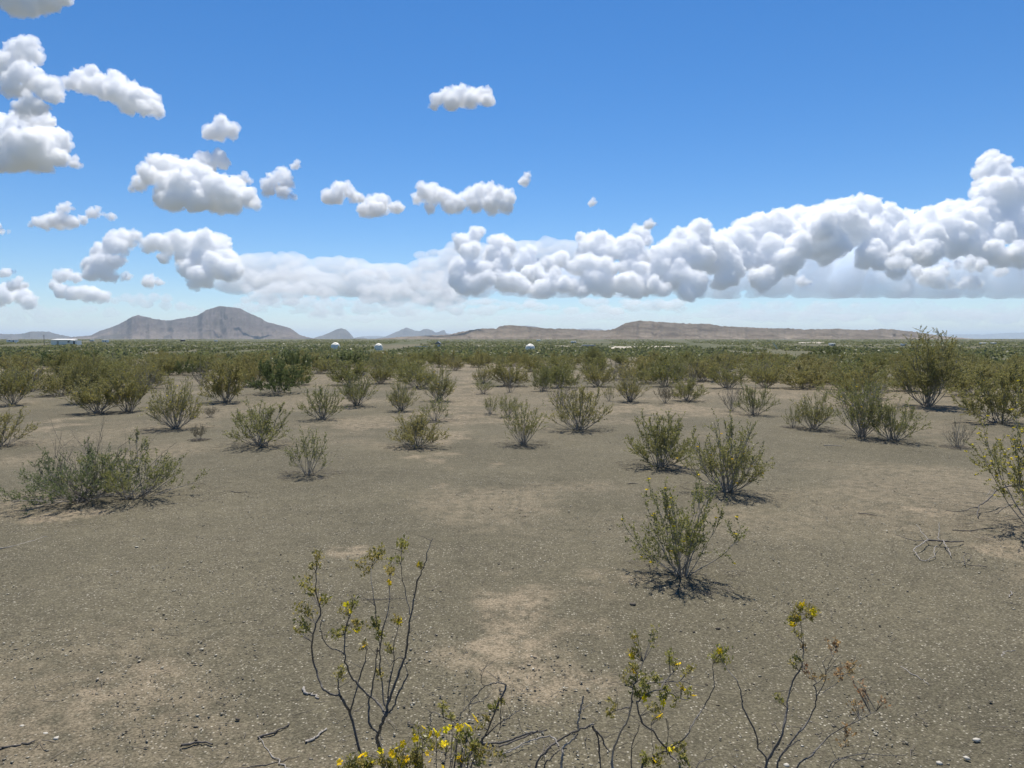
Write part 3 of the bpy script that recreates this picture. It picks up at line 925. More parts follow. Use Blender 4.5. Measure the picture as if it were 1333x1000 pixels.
# base pixel x, y, width, height (pixels of the photograph), kind, label, group
HERO = [
    (888, 749, 130, 132, 'vase_a', 'airy vase shaped creosote bush standing nearest on open gravel with its whole shadow', NEAR),
    (946, 641, 125, 102, 'vase_b', 'full creosote bush of dense upright stems just behind the airy vase shaped one', NEAR),
    (861, 608, 98, 74, 'round_a', 'rounded yellowish creosote bush tucked behind the full dense stemmed one', NEAR),
    (402, 618, 66, 62, 'thin', 'thin upright creosote bush alone on gravel, smallest of its row', NEAR),
    (339, 580, 96, 60, 'vase_c', 'open fan shaped creosote bush with one long low branch reaching sideways', NEAR),
    (543, 582, 78, 48, 'round_a', 'squat bushy creosote in line with the end of the sandy track', NEAR),
    (681, 579, 62, 62, 'spiky', 'spiky creosote with one tall twig, alone below the third dome', NEAR),
    (755, 560, 82, 64, 'vase_c', 'broad pale stemmed creosote below the flat roofed building', NEAR),
    (228, 558, 78, 72, 'vase_b', 'dark tangled creosote with bare crooked top twigs below the tallest peak', NEAR),
    (259, 573, 20, 24, 'tuft', 'tiny creosote seedling beside the dark tangled bush', NEAR),
    (274, 543, 20, 16, 'tuft', 'tiny sprig of creosote behind the seedling', NEAR),
    (127, 538, 84, 55, 'round_b', 'bushy creosote with a bare dead side twig below the white shed', MIDG),
    (167, 536, 66, 64, 'round_b', 'taller creosote grown into the bushy one below the shoulder peak', MIDG),
    (16, 527, 62, 58, 'round_b', 'grey stemmed creosote beside the bare strip at the picture edge', MIDG),
    (0, 581, 78, 54, 'vase_c', 'dark stemmed creosote cut off by the picture edge above the sprawling bush', NEAR),
    (295, 524, 72, 62, 'dense_a', 'thick green creosote with dark feet below the tallest peak', MIDG),
    (419, 546, 58, 46, 'vase_c', 'dusky creosote fan in front of the mesquite patch', MIDG),
    (464, 528, 60, 48, 'vase_b', 'twiggy creosote at the edge of the gravel below the second dome', MIDG),
    (522, 535, 48, 42, 'vase_b', 'fan of creosote stems beside the track, short and leafy on top', MIDG),
    (567, 548, 48, 34, 'thin', 'small thin creosote directly behind the squat bushy one', MIDG),
    (572, 522, 56, 48, 'vase_b', 'grey barked creosote leaning over the edge of the sandy track', MIDG),
    (629, 513, 34, 22, 'spiky', 'small round tufted creosote on the far side of the track', MIDG),
    (638, 539, 28, 26, 'thin', 'little upright creosote next to the track, sparse and dark footed', MIDG),
    (661, 543, 38, 32, 'spiky', 'low brownish creosote behind the spiky one', MIDG),
    (664, 511, 22, 30, 'bare', 'thin grey dead looking stalks below the third dome', MIDG),
    (707, 509, 34, 34, 'round_a', 'small olive creosote with a dark foot to the right of the third dome', MIDG),
    (731, 530, 40, 40, 'bare', 'bare stemmed creosote standing behind the broad pale stemmed one', MIDG),
    (793, 522, 18, 22, 'thin', 'little reddish sprig at the back of the broad pale stemmed creosote', MIDG),
    (820, 523, 52, 46, 'vase_b', 'two footed creosote bush on twin short trunks', MIDG),
    (866, 525, 26, 28, 'tuft', 'brown dry tuft between the two footed bush and a low leafy one', MIDG),
    (895, 522, 52, 32, 'round_a', 'low leafy creosote on a dark mound of litter', MIDG),
    (952, 535, 34, 42, 'bare', 'nearly leafless reddish grey creosote on the bare patch', MIDG),
    (982, 540, 50, 42, 'vase_c', 'pale green creosote between the leafless one and the trunked one', MIDG),
    (1033, 557, 26, 30, 'thin', 'single stemmed creosote with a short thick foot', MIDG),
    (1060, 559, 62, 52, 'vase_b', 'creosote of many pale stems in a half circle beside the great double one', MIDG),
    (1122, 569, 72, 84, 'vase_b', 'tall half of the great double creosote below the low hill end', NEAR),
    (1163, 574, 72, 58, 'vase_c', 'short half of the great double creosote with arching side twigs', NEAR),
    (1246, 583, 34, 40, 'bare', 'small brown nearly dead creosote on a single stump', NEAR),
    (1209, 529, 96, 93, 'tall', 'tallest grey green bush breaking the skyline near the blue ridge', MIDG),
    (1299, 551, 104, 76, 'dense_b', 'large dense creosote behind the flowering bush at the picture edge', MIDG),
    (1360, 694, 172, 180, 'flowery', 'creosote in yellow bloom reaching in from the picture edge', NEAR),
    (1120, 517, 76, 46, 'dense_b', 'yellow flecked creosote mass behind the great double one', MIDG),
    (85, 497, 42, 44, 'dense_a', 'dark round bush alone on the bare strip below the white shed', MIDG),
]
rp = random.Random(5)
CRE = 0
hero_xy = []
for (bx, by, w, h, kind, lab, grp) in HERO:
    p = ground_at(bx, by)
    d = np.hypot(p[1], 0)
    lm = {'bare': M_LEAF_GREY, 'tuft': M_LEAF_GREY}.get(kind, M_LEAF)
    place_shrub(PR[kind], p, w / F * d * 1.02, h / F * d * 1.0, lab, grp, rp.uniform(0, 6.28), lm)
    hero_xy.append((p[0], p[1], w / F * d / 2))
    CRE += 1

# the wide sprawling shrub: green feathery side, olive side, dead twigs above
c = ground_at(128, 650)
sp = thing('sprawling_shrub', c, 'wide sprawling shrub, half feathery green and half olive, with dead twigs above', 'shrub')
b1, f1, _ = make_shrub(61, n_stem=44, H=.58, W=1.45, low=.16, sec=7, ter=4, leafy=.9, leaf=.0135, rstem=.008, bare=.15)
b2, f2, fl2 = make_shrub(62, n_stem=30, H=.66, W=1.15, low=.30, sec=6, ter=3, leafy=.8, leaf=.015, rstem=.008, flowers=.04)
b3, _, _ = make_shrub(63, n_stem=16, H=.86, W=1.5, low=.45, sec=5, ter=2, leafy=0, dead=1, twist=.25, rstem=.007)
b4, f4, _ = make_shrub(64, n_stem=14, H=.22, W=1.9, low=.25, sec=4, ter=2, leafy=.0, dead=1, twist=.22, rstem=.006)
for nm, me, mt, off in (('branchwork', b1, M_BARK, (-.20, 0, 0)), ('foliage', f1, M_LEAF_GREEN, (-.20, 0, 0)), ('branchwork', b2, M_BARK, (.36, .05, 0)), ('foliage', f2, M_LEAF, (.36, .05, 0)),
                        ('dead_twig', b3, M_DEAD_DARK, (-.12, .08, 0)), ('dead_twig', b4, M_DEAD, (-.10, -.12, 0))):
    o = obj(nm, me, mt, sp)
    o.location = off
    if nm == 'foliage':
        o['label'] = 'feathery green leaves' if me is f1 else 'small olive leaves'
hero_xy.append((c[0], c[1], 1.0))

# mesquite: brighter green low mounds
MQ = proto(2.4, 1.25, seed=71, n_stem=26, low=.4, sec=8, ter=4, leafy=1.2, leaf=.032, droop=.12, rstem=.012, bare=.1)
for bx, by, w, h, lab in [(362, 512, 78, 48, 'bright green mesquite mound nearest the thick brush below the tallest peak'), (342, 487, 50, 24, 'vivid green mesquite low behind the nearest mesquite mound'),
                          (75, 478, 60, 22, 'green mesquite just in front of the white shed'), (385, 492, 60, 40, 'dusky green mesquite beside the nearest mesquite mound'), (108, 474, 60, 20, 'green mesquite beyond the shed bush, below the first foothill'),
                          (240, 489, 34, 22, 'dark green mesquite below the tallest peak'), (1080, 468, 60, 20, 'green mesquite in the brush below the low hill end'), (455, 478, 60, 22, 'green mesquite in the brush between the two smaller domes')]:
    p = ground_at(bx, by)
    place_shrub(MQ, p, w / F * p[1], h / F * p[1], lab, 'mesquite mounds in the brush', rp.uniform(0, 6.28), M_LEAF_GREEN, name='mesquite')
    hero_xy.append((p[0], p[1], w / F * p[1] / 2))

# the thick brush behind: single bushes, as many as the limit allows
ZONES = [(-400, 40, 'beside the bare edge strip'), (40, 110, 'below the white shed'), (110, 150, 'below the first foothill'), (150, 215, 'below the shoulder peak'), (215, 262, 'below the mountain saddle'),
         (262, 325, 'below the tallest peak'), (325, 400, 'below the long mountain slope'), (400, 462, 'below the first dome'), (462, 520, 'below the second dome'), (520, 592, 'below the post shelter'),
         (592, 650, 'along the sandy track'), (650, 715, 'below the third dome'), (715, 790, 'below the flat roofed building'), (790, 850, 'below the hill crest'), (850, 930, 'below the long pale road'),
         (930, 1000, 'below the tan hills'), (1000, 1060, 'below the leaning pale board'), (1060, 1130, 'below the white box'), (1130, 1185, 'below the red hill'), (1185, 1250, 'around the tallest bush'), (1250, 1800, 'below the far blue ridge')]


def row_word(d):
    return 'front' if d < 22 else 'second' if d < 28 else 'third' if d < 34 else 'fourth' if d < 41 else 'back'


KIND_WORD = {'round_b': 'rounded olive', 'dense_a': 'thick dark olive', 'dense_b': 'broad yellowish olive', 'vase_b': 'pale stemmed upright', 'bare': 'grey half bare', 'wide': 'low spreading', 'tall': 'tall thin', 'spiky': 'spiky tufted'}
rng = np.random.default_rng(9)
fill = []
tries = 0
xs, ys, rs_ = [list(a) for a in zip(*hero_xy)]
while len(fill) < 300 - CRE - 2 and tries < 60000:
    tries += 1
    Y = 15 * (58 / 15) ** (rng.random() ** .75)
    X = rng.uniform(-.80, .80) * Y
    px = 666.5 + X / Y * F
    py = HY + F * EYE / Y
    if py > 532 or (px > 420 and px < 800 and py > 505) or (800 < px < 1080 and py > 515):
        continue
    if abs(px - 605) < 4 + 22 * (py - 478) / 50 and py > 480:     # the sandy track
        continue
    if abs(px - 62) < 14 and py > 487:
        continue
    bare_n = float(fbm(X / 7, Y / 5, 3, 91))
    if bare_n < (.50 if px < 430 and Y < 32 else .46) and Y < 42:
        continue
    kind = rng.choice(['round_b', 'dense_a', 'dense_b', 'vase_b', 'bare', 'wide', 'tall', 'spiky'], p=[.22, .24, .22, .12, .08, .07, .02, .03])
    W = {'tall': 1.2, 'spiky': .8, 'bare': 1.0, 'vase_b': 1.2}.get(kind, 1.65) * rng.uniform(.75, 1.3)
    H = {'tall': 1.45, 'spiky': .75, 'bare': .9, 'wide': .75}.get(kind, .95) * rng.uniform(.78, 1.15)
    dx = np.hypot(np.array(xs) - X, np.array(ys) - Y)
    if (dx < np.array(rs_) * .62 + W * .33).any():
        continue
    xs.append(X); ys.append(Y); rs_.append(W / 2)
    fill.append((X, Y, W, H, str(kind), px))
print('far', max(a[1] for a in fill))
fill.sort(key=lambda a: a[1])
for X, Y, W, H, kind, px in fill:
    zone = next(z for a, b, z in ZONES if a <= px < b)
    lab = f'{KIND_WORD[kind]} creosote, {row_word(Y)} row of brush {zone}'
    same = sorted((q[2] * q[3], q[0]) for q in fill if q[4] == kind and row_word(q[1]) == row_word(Y) and next(z for a, b, z in ZONES if a <= q[5] < b) == zone)
    if len(same) > 1:
        k = same.index((W * H, X))
        n_ = len(same)
        small = ['smallest', 'second smallest', 'third smallest', 'fourth smallest', 'fifth smallest'][:(n_ + 1) // 2]
        large = ['largest', 'second largest', 'third largest', 'fourth largest', 'fifth largest'][:n_ // 2]
        lab = (['smaller', 'larger'] if n_ == 2 else small + large[::-1])[k] + ' ' + lab
    lm = M_LEAF_GREY if kind == 'bare' else M_LEAF
    place_shrub(PR[kind], (X, Y, float(gz(X, Y)) - .01), W, H, lab, f'creosote in the brush {zone}', rng.uniform(0, 6.28), lm)
print('shrubs', round(time.time() - T0, 1), CRE, len(fill), tries)


# far brush that nobody could count: one object of many small bushes
def far_brush():
    rng = np.random.default_rng(21)
    allV, allM = [], []
    base = []
    for v in range(5):                      # five tuft shapes made of leaf clumps
        n = 90
        d = unit(rng.normal(size=(n, 3)))
        d[:, 2] = np.abs(d[:, 2])
        rr = rng.uniform(.35, 1, size=(n, 1)) ** .6
        pos = d * rr * np.array([.55, .55, .8]) * (1 + .35 * np.sin(d[:, :1] * 5 + v) * np.cos(d[:, 1:2] * 4))
        pos[:, 2] += .12
        base.append((pos, d))
    spots = []

    def scatter(y0, y1, n, wr, hr, keep):
        Y = np.sqrt(rng.uniform(y0 ** 2, y1 ** 2, n))
        X = rng.uniform(-.86, .86, n) * Y
        k = fbm(X / (9 + Y * .05), Y / (9 + Y * .12), 3, 97) > keep
        if y0 < 60:
            k &= np.abs(X / Y * F + 62) > 8
        X, Y = X[k], Y[k]
        spots.append(np.stack([X, Y, rng.uniform(*wr, len(X)), rng.uniform(*hr, len(X)), np.full(len(X), y0)], -1))
    scatter(40, 120, 3400, (.9, 1.8), (.55, .9), .45)
    scatter(120, 300, 5600, (1.2, 2.8), (.95, 1.5), .36)
    scatter(300, 900, 6500, (2.5, 6.5), (.9, 1.5), .38)
    scatter(900, 2600, 3600, (6, 18), (.9, 2.0), .40)
    VV, FF, cnt = [], [], 0
    S = np.concatenate(spots)
    for (X, Y, W, H, y0) in S:
        pos, d = base[rng.integers(5)]
        n = {40: 46, 120: 25, 300: 15, 900: 10}[int(y0)]
        idx = rng.permutation(90)[:n]
        a = rng.uniform(0, 6.28)
        ca, sa = math.cos(a), math.sin(a)
        p = pos[idx]
        p = np.stack([p[:, 0] * ca - p[:, 1] * sa, p[:, 0] * sa + p[:, 1] * ca, p[:, 2]], -1) * np.array([W, W, H])
        p += np.array([X, Y, float(0)])
        s = {40: .165, 120: .30, 300: .33, 900: .38}[int(y0)] * (W if y0 < 300 else W * .8)
        hh = min(s, H * .5)
        t1 = unit(rng.normal(size=(n, 3)))
        t2 = unit(np.cross(t1, rng.normal(size=(n, 3))))
        sc = np.array([1, 1, hh / s]) * s * rng.uniform(.6, 1.3, size=(n, 1))
        VV.append(np.stack([p - t1 * sc * .5, p + t2 * sc * .4, p + t1 * sc * .5, p - t2 * sc * .4], 1).reshape(-1, 3))
        cnt += n
    V = np.concatenate(VV)
    V[:, 2] += gz(V[:, 0], V[:, 1])
    FF = np.arange(len(V)).reshape(-1, 4)
    obj('brush', mesh('brush', V, FF), M_LEAF_FAR, kind='stuff', label='unbroken olive brush covering the plain out to the hills')
    return len(FF)


M_LEAF_FAR = leaf_material('far brush leaf', [(.110, .118, .044), (.165, .165, .066), (.138, .150, .058), (.22, .20, .095), (.105, .135, .055)], rnd_obj=0)
print('far brush', far_brush(), round(time.time() - T0, 1))


# ---------------------------------------------------------------- the flowering bushes right before the camera
def smooth_path(P, sub=4):
    P = np.asarray(P, float)
    if len(P) < 3:
        t = np.linspace(0, 1, sub * 2)[:, None]
        return P[0] * (1 - t) + P[-1] * t
    Q = np.concatenate([[2 * P[0] - P[1]], P, [2 * P[-1] - P[-2]]])
    out = []
    for i in range(1, len(Q) - 2):
        for k in range(sub):
            t = k / sub
            out.append(.5 * ((2 * Q[i]) + (-Q[i - 1] + Q[i + 1]) * t + (2 * Q[i - 1] - 5 * Q[i] + 4 * Q[i + 1] - Q[i + 2]) * t * t + (-Q[i - 1] + 3 * Q[i] - 3 * Q[i + 1] + Q[i + 2]) * t ** 3))
    out.append(P[-1])
    return np.array(out)


def flower_mesh(seed):
    """one creosote flower: five spoon petals and a tuft of stamens"""
    rng = np.random.default_rng(seed)
    V, Fc = [], []
    for k in range(5):
        a = k * 2 * math.pi / 5 + rng.normal() * .12
        d = np.array([math.cos(a), math.sin(a), 0])
        sd = np.array([-math.sin(a), math.cos(a), 0])
        tw = rng.uniform(-.3, .3)
        n0 = len(V)
        for t, w, z in ((.08, .10, 0), (.45, .30, .22), (.8, .34, .30), (1.0, .10, .22)):
            for sgn in (-1, 1):
                V.append(d * t + sd * w * sgn + np.array([0, 0, z + tw * w * sgn]))
        for q in range(3):
            Fc.append((n0 + 2 * q, n0 + 2 * q + 1, n0 + 2 * q + 3, n0 + 2 * q + 2))
    for k in range(8):
        a = rng.uniform(0, 6.28)
        r = rng.uniform(.05, .22)
        p = np.array([math.cos(a) * r, math.sin(a) * r, 0])
        n0 = len(V)
        V += [p + np.array([.03, 0, 0]), p - np.array([.03, 0, 0]), p * 1.6 + np.array([0, 0, .5])]
        Fc.append((n0, n0 + 1, n0 + 2))
    return mesh('flower', np.array(V), Fc)


FLOWERS = [flower_mesh(k) for k in range(3)]
for f_ in FLOWERS:
    f_.materials.append(M_FLOWER)


def fg_bush(label, Y0, base_px, branches, clusters, flowers, dead_clusters=(), seed=0, bark=None, amp=.22, name='creosote_bush', group=None, leafn=66, leaf=.0105, category='shrub'):
    """a bush whose branches follow given courses; every branch and leaf spray is a part, flowers sit on them"""
    rng = np.random.default_rng(seed)

    def depth(px, py):
        return Y0 + amp * (float(fbm(px / 70 + seed, py / 90, 2, seed + 3)) - .5) * 2

    def P3(px, py):
        return at(px, py, depth(px, py))
    bx = (base_px - 666.5) / F * Y0
    root = np.array([bx, Y0, float(gz(bx, Y0))])
    t = thing(name, root, label, category, group)
    allpts, allbr = [], []
    for br in branches:
        pts, r0, r1 = br[0], br[1], br[2]
        bm_ = br[3] if len(br) > 3 else (bark or M_BARK_SHADED)
        P = [P3(*p) for p in pts]
        if pts[0][1] > 982:                                     # runs on below the frame to the foot of the bush
            mid_ = P[0] * .5 + root * .5 + np.array([(P[0][0] - root[0]) * .12, 0, 0])
            P = [root + rng.normal(size=3) * np.array([.015, .015, 0]) - np.array([0, 0, .03]), mid_] + P
        P = smooth_path(P, 4)
        P += rng.normal(size=P.shape) * .0012
        n = len(P)
        pxs = Y0 / F
        rr = np.linspace(r0, r1, n) * .5 * pxs
        rr *= 1 + .22 * (rng.random(n) - .5) + .25 * (rng.random(n) < .12)
        acc = [[], [], 0]
        tube(acc, P, rr, 0, 6)
        for k in range(int(br[4] if len(br) > 4 else 2)):       # short bare side twigs
            i = rng.integers(n // 3, n)
            d = unit(np.array([rng.normal(), rng.normal() * .6, .5 + rng.random()]))
            L = rng.uniform(.02, .07)
            u = np.linspace(0, 1, 4)[:, None]
            tube(acc, P[i] + d * L * u + rng.normal(size=(4, 3)) * .002 * u, .0009, .0005, 3)
        o = obj('branch', tube_mesh('branch', acc), bm_, t)
        o.location = -root
        allpts.append(P)
        allbr += [o] * n
    AP = np.concatenate(allpts)

    def spray(px, py, r, mat, n, nm):
        c = P3(px, py)
        R = r * Y0 / F
        j = int(np.argmin(((AP - c) ** 2).sum(1) + (AP[:, 2] > c[2] + .01) * .02))
        acc = [[], [], 0]
        s0 = AP[j]
        lp, ld = [], []
        for q in range(3):
            e = c + rng.normal(size=3) * R * .55 + np.array([0, 0, R * .45])
            m = s0 * .45 + e * .55 + rng.normal(size=3) * R * .2
            S = smooth_path([s0, m, e], 4)
            tube(acc, S, .0011, .0005, 3)
            k = max(2, n // 3)
            ii = rng.integers(len(S) // 2, len(S), k)
            lp.append(S[ii] + rng.normal(size=(k, 3)) * R * .36)
            ld.append(rng.normal(size=(k, 3)) * .6 + np.array([0, 0, .7]))
        tw = obj('twig', tube_mesh('twig', acc), bark or M_BARK_SHADED, t)
        tw.location = -root
        lp, ld = np.concatenate(lp), np.concatenate(ld)
        o = obj(nm, leaf_mesh(nm, lp, ld, leaf * rng.uniform(.7, 1.35, len(lp)), rng, .55), mat, tw)

    for (px, py, r) in clusters:
        spray(px, py, r, M_LEAF_FG, int(leafn * (r / 8) ** 1.5), 'foliage')
    for (px, py) in dead_clusters:
        spray(px, py, 6, M_LEAF_DRY, 20, 'foliage')
    for (px, py) in flowers:
        c = P3(px, py)
        c = c + np.array([0, -.012, 0])
        j = int(np.argmin(((AP - c) ** 2).sum(1)))
        fo = obj('flower', FLOWERS[rng.integers(3)], None, t)
        fo.location = c - root
        fo.rotation_euler = (rng.uniform(.45, 1.3), rng.uniform(-.5, .5), rng.uniform(0, 6.28))
        fo.scale = [.0098 * rng.uniform(.8, 1.2)] * 3
    return t


M_LEAF_FG = leaf_material('creosote leaf near', [(.20, .195, .040), (.30, .27, .062), (.38, .32, .105), (.24, .23, .055)], rnd_obj=.25)
FG = 'creosote bushes at the feet of the viewer'
fg_bush('dark stemmed creosote with bare wavy branches and scattered yellow flowers, standing by the pale driftwood', 2.0, 500, [
    ([(478, 1010), (469, 980), (456, 930), (450, 918), (443, 906)], 4.6, 3.6),
    ([(443, 906), (432, 904), (422, 898), (413, 879), (407, 855), (407, 830), (412, 812), (418, 797), (412, 775), (412, 750), (413, 728)], 3.4, 1.0),
    ([(443, 906), (441, 896), (440, 884)], 2.4, 1.4),
    ([(456, 928), (462, 905), (469, 882), (475, 860), (477, 845)], 2.2, 1.0),
    ([(449, 852), (442, 848), (424, 839), (418, 822), (418, 808)], 1.8, .9),
    ([(500, 1010), (497, 985), (493, 970), (491, 962), (496, 945), (502, 929)], 5.2, 4.2),
    ([(502, 929), (507, 910), (518, 880), (527, 855), (531, 835), (533, 810), (540, 775), (545, 752), (553, 735), (558, 715), (563, 700)], 3.6, .8),
    ([(502, 931), (492, 915), (480, 905), (465, 890), (455, 878), (449, 855), (449, 830), (452, 812), (458, 792), (459, 776)], 3.4, .9),
    ([(492, 955), (480, 940), (480, 915), (485, 895), (490, 862), (491, 845)], 3.0, 1.4),
    ([(503, 932), (512, 920), (520, 900), (531, 878)], 2.8, 1.8),
    ([(501, 920), (496, 880), (494, 850), (498, 825), (504, 800), (507, 770), (508, 750)], 2.2, .8),
    ([(504, 915), (507, 890), (513, 862), (512, 840), (520, 812)], 2.0, .8),
    ([(495, 846), (488, 790), (483, 750), (484, 735)], 1.2, .7),
    ([(533, 800), (526, 765), (522, 740), (523, 718)], 1.2, .7),
    ([(527, 857), (516, 858), (508, 868)], 1.6, .8)],
    [(390, 765, 8), (412, 728, 7), (411, 745, 7), (393, 797, 9), (396, 815, 7), (383, 821, 5), (482, 732, 11), (493, 726, 9), (524, 714, 9), (507, 745, 7), (440, 880, 9), (450, 798, 7), (455, 788, 7), (436, 826, 7), (445, 823, 6), (467, 817, 8), (490, 815, 8), (497, 830, 7), (475, 845, 5), (517, 812, 6), (505, 850, 6), (495, 880, 5), (420, 785, 7), (546, 737, 4), (512, 735, 6), (405, 770, 5)],
    [(419, 779), (452, 785), (457, 794), (507, 757), (546, 733), (521, 807), (475, 840), (469, 818), (463, 820)], seed=1, group=FG)

cl2 = []
r_ = np.random.default_rng(4)
for k in range(40):
    x = r_.uniform(440, 640)
    top = np.interp(x, [440, 480, 520, 555, 600, 640], [985, 985, 965, 950, 945, 965])
    cl2.append((x, r_.uniform(top + 4, 1010), r_.uniform(6, 10)))
br2 = []
for k in range(22):
    x = r_.uniform(455, 635)
    top = np.interp(x, [440, 480, 520, 555, 600, 640], [988, 985, 965, 950, 945, 965])
    br2.append(([(x * .6 + 560 * .4, 1030), (x * .85 + 560 * .15, 1000), (x, top + r_.uniform(2, 14))], 2.4, .8))
fg_bush('low creosote in full yellow bloom, cut off by the bottom edge', 1.8, 565, br2, cl2,
        [(552, 945), (541, 958), (544, 961), (511, 977), (514, 980), (524, 990), (519, 986), (472, 981), (478, 979), (444, 989), (567, 950), (575, 948), (581, 947), (586, 944), (562, 953), (571, 953), (603, 942), (609, 942), (597, 944), (612, 946), (617, 930), (619, 934), (525, 965), (518, 971), (579, 965), (574, 968), (563, 972), (600, 988), (598, 984), (577, 996), (561, 988), (496, 975), (615, 973), (530, 985), (508, 990), (486, 990), (556, 978), (540, 992)], seed=2, group=FG, amp=.2, leafn=44)

fg_bush('leafless arching twigs of a half dead creosote, rising out of the yellow bloom', 1.85, 640, [
    ([(600, 1000), (610, 985), (625, 968), (633, 956)], 4.2, 3.0),
    ([(625, 968), (651, 966.6), (672, 961), (689, 955), (700, 952)], 3.2, 2.2),
    ([(632, 958), (645, 924), (653, 906), (659.5, 892), (650, 889), (640.6, 890), (628, 895), (615, 910), (611, 917), (611, 930)], 2.4, .9),
    ([(634, 956), (655, 939), (678, 924.6)], 2.0, .9),
    ([(611, 916), (628, 912), (636, 908)], 1.5, .7),
    ([(653, 906), (651, 925), (652, 945), (647, 958)], 1.4, .7),
    ([(624, 969), (618, 985), (614, 1000)], 1.8, 1.2),
    ([(594, 942), (578, 934), (562, 928), (560, 938)], 1.4, .9),
    ([(628, 893), (626, 878), (625, 870)], 1.0, .6),
    ([(622, 905), (603, 925), (598, 936)], 1.3, .8)],
    [(640, 925, 5), (652, 915, 5), (577, 922, 6), (586, 936, 5), (634, 935, 5), (655, 990, 5), (622, 948, 5)], [], seed=3, group=FG, bark=M_BARK_SHADED, amp=.14)

fg_bush('bleached dead branches jutting up like antlers between the blooming bush and the wiry one', 1.9, 730, [
    ([(697, 1003), (713, 976), (723.5, 966), (738, 958), (750, 952), (762, 947), (773, 943)], 3.6, 2.0, M_DEAD_DARK),
    ([(772, 947), (781, 957), (786, 968), (793, 979)], 3.0, 1.6, M_DEAD_DARK),
    ([(776, 950), (780, 973), (782.6, 1003)], 2.4, 2.0, M_DEAD_DARK),
    ([(753.7, 950), (753, 940), (755, 931), (757, 918), (760, 906)], 2.8, 2.0, M_DEAD),
    ([(728, 972), (722, 962), (713, 959), (698, 962), (684, 967), (668, 975), (655, 981)], 2.6, 1.4, M_DEAD),
    ([(731, 1003), (732, 985), (734, 973), (744, 965), (752, 956)], 4.0, 2.4, M_DEAD),
    ([(708, 1003), (717, 988), (726, 978), (739, 974)], 2.6, 1.6, M_DEAD_DARK),
    ([(762, 948), (768, 946), (774, 942)], 2.6, 1.6, M_DEAD),
    ([(650, 972), (672, 964), (694, 955), (712, 950)], 2.6, 2.0, M_DEAD_DARK)], [], [], seed=4, bark=M_DEAD, amp=.10, name='dead_branch', category='dead branch')

fg_bush('wiry creosote with one pale stem and sparse leaf sprays, between dead branches and reddish one', 1.95, 845, [
    ([(798, 1003), (799, 978), (808, 954), (817, 938), (823, 914)], 3.6, 2.2, M_DEAD),
    ([(823, 914), (823, 900), (828, 884), (838, 862)], 2.0, .9),
    ([(885, 1003), (874, 984), (864, 970), (850, 952), (835, 940), (832, 926), (829, 915)], 3.2, 2.0),
    ([(818, 921), (808, 923), (799, 926)], 1.8, 1.0),
    ([(829, 914), (838, 906), (848, 900), (864, 898), (874, 903), (884, 909), (896, 911)], 2.0, .7),
    ([(859, 898), (864, 888), (871, 882), (878, 874)], 1.7, .8),
    ([(836, 896), (848, 890), (870, 888), (890, 887.5), (904, 892), (920, 894)], 1.6, .7),
    ([(834, 1003), (850, 986), (868, 976), (884, 966), (897, 954), (901, 943), (916, 920), (928, 898), (929, 884), (927.6, 864)], 3.2, .9),
    ([(822, 1003), (823, 970), (829, 955), (832, 944)], 2.0, 1.1),
    ([(868, 975), (869, 950), (867, 935), (870, 950)], 1.0, .6),
    ([(850, 1003), (850, 975), (849, 945)], 1.4, .7),
    ([(905, 1003), (918, 990), (932, 985)], 1.8, .8)],
    [(854, 820, 6), (825, 830, 6), (821, 853, 7), (823, 874, 8), (808, 884, 5), (820, 886, 6), (877, 862, 8), (870, 853, 5), (900, 874, 7), (935, 857, 10), (938, 848, 8), (838, 893, 8), (850, 885, 6), (828, 908, 8), (838, 905, 6), (860, 912, 6), (857, 922, 6), (867, 903, 6), (878, 918, 5), (900, 905, 5), (887, 895, 4), (790, 924, 7), (800, 925, 5), (858, 932, 5), (865, 982, 8), (850, 988, 9), (838, 990, 8), (887, 975, 8), (890, 990, 8), (862, 993, 6)],
    [(825, 828), (821, 852), (823, 873), (882, 863), (935, 845), (838, 904), (839, 907), (861, 912), (858, 930), (888, 895), (902, 904), (873, 972), (876, 974), (850, 987)], seed=5, group=FG)

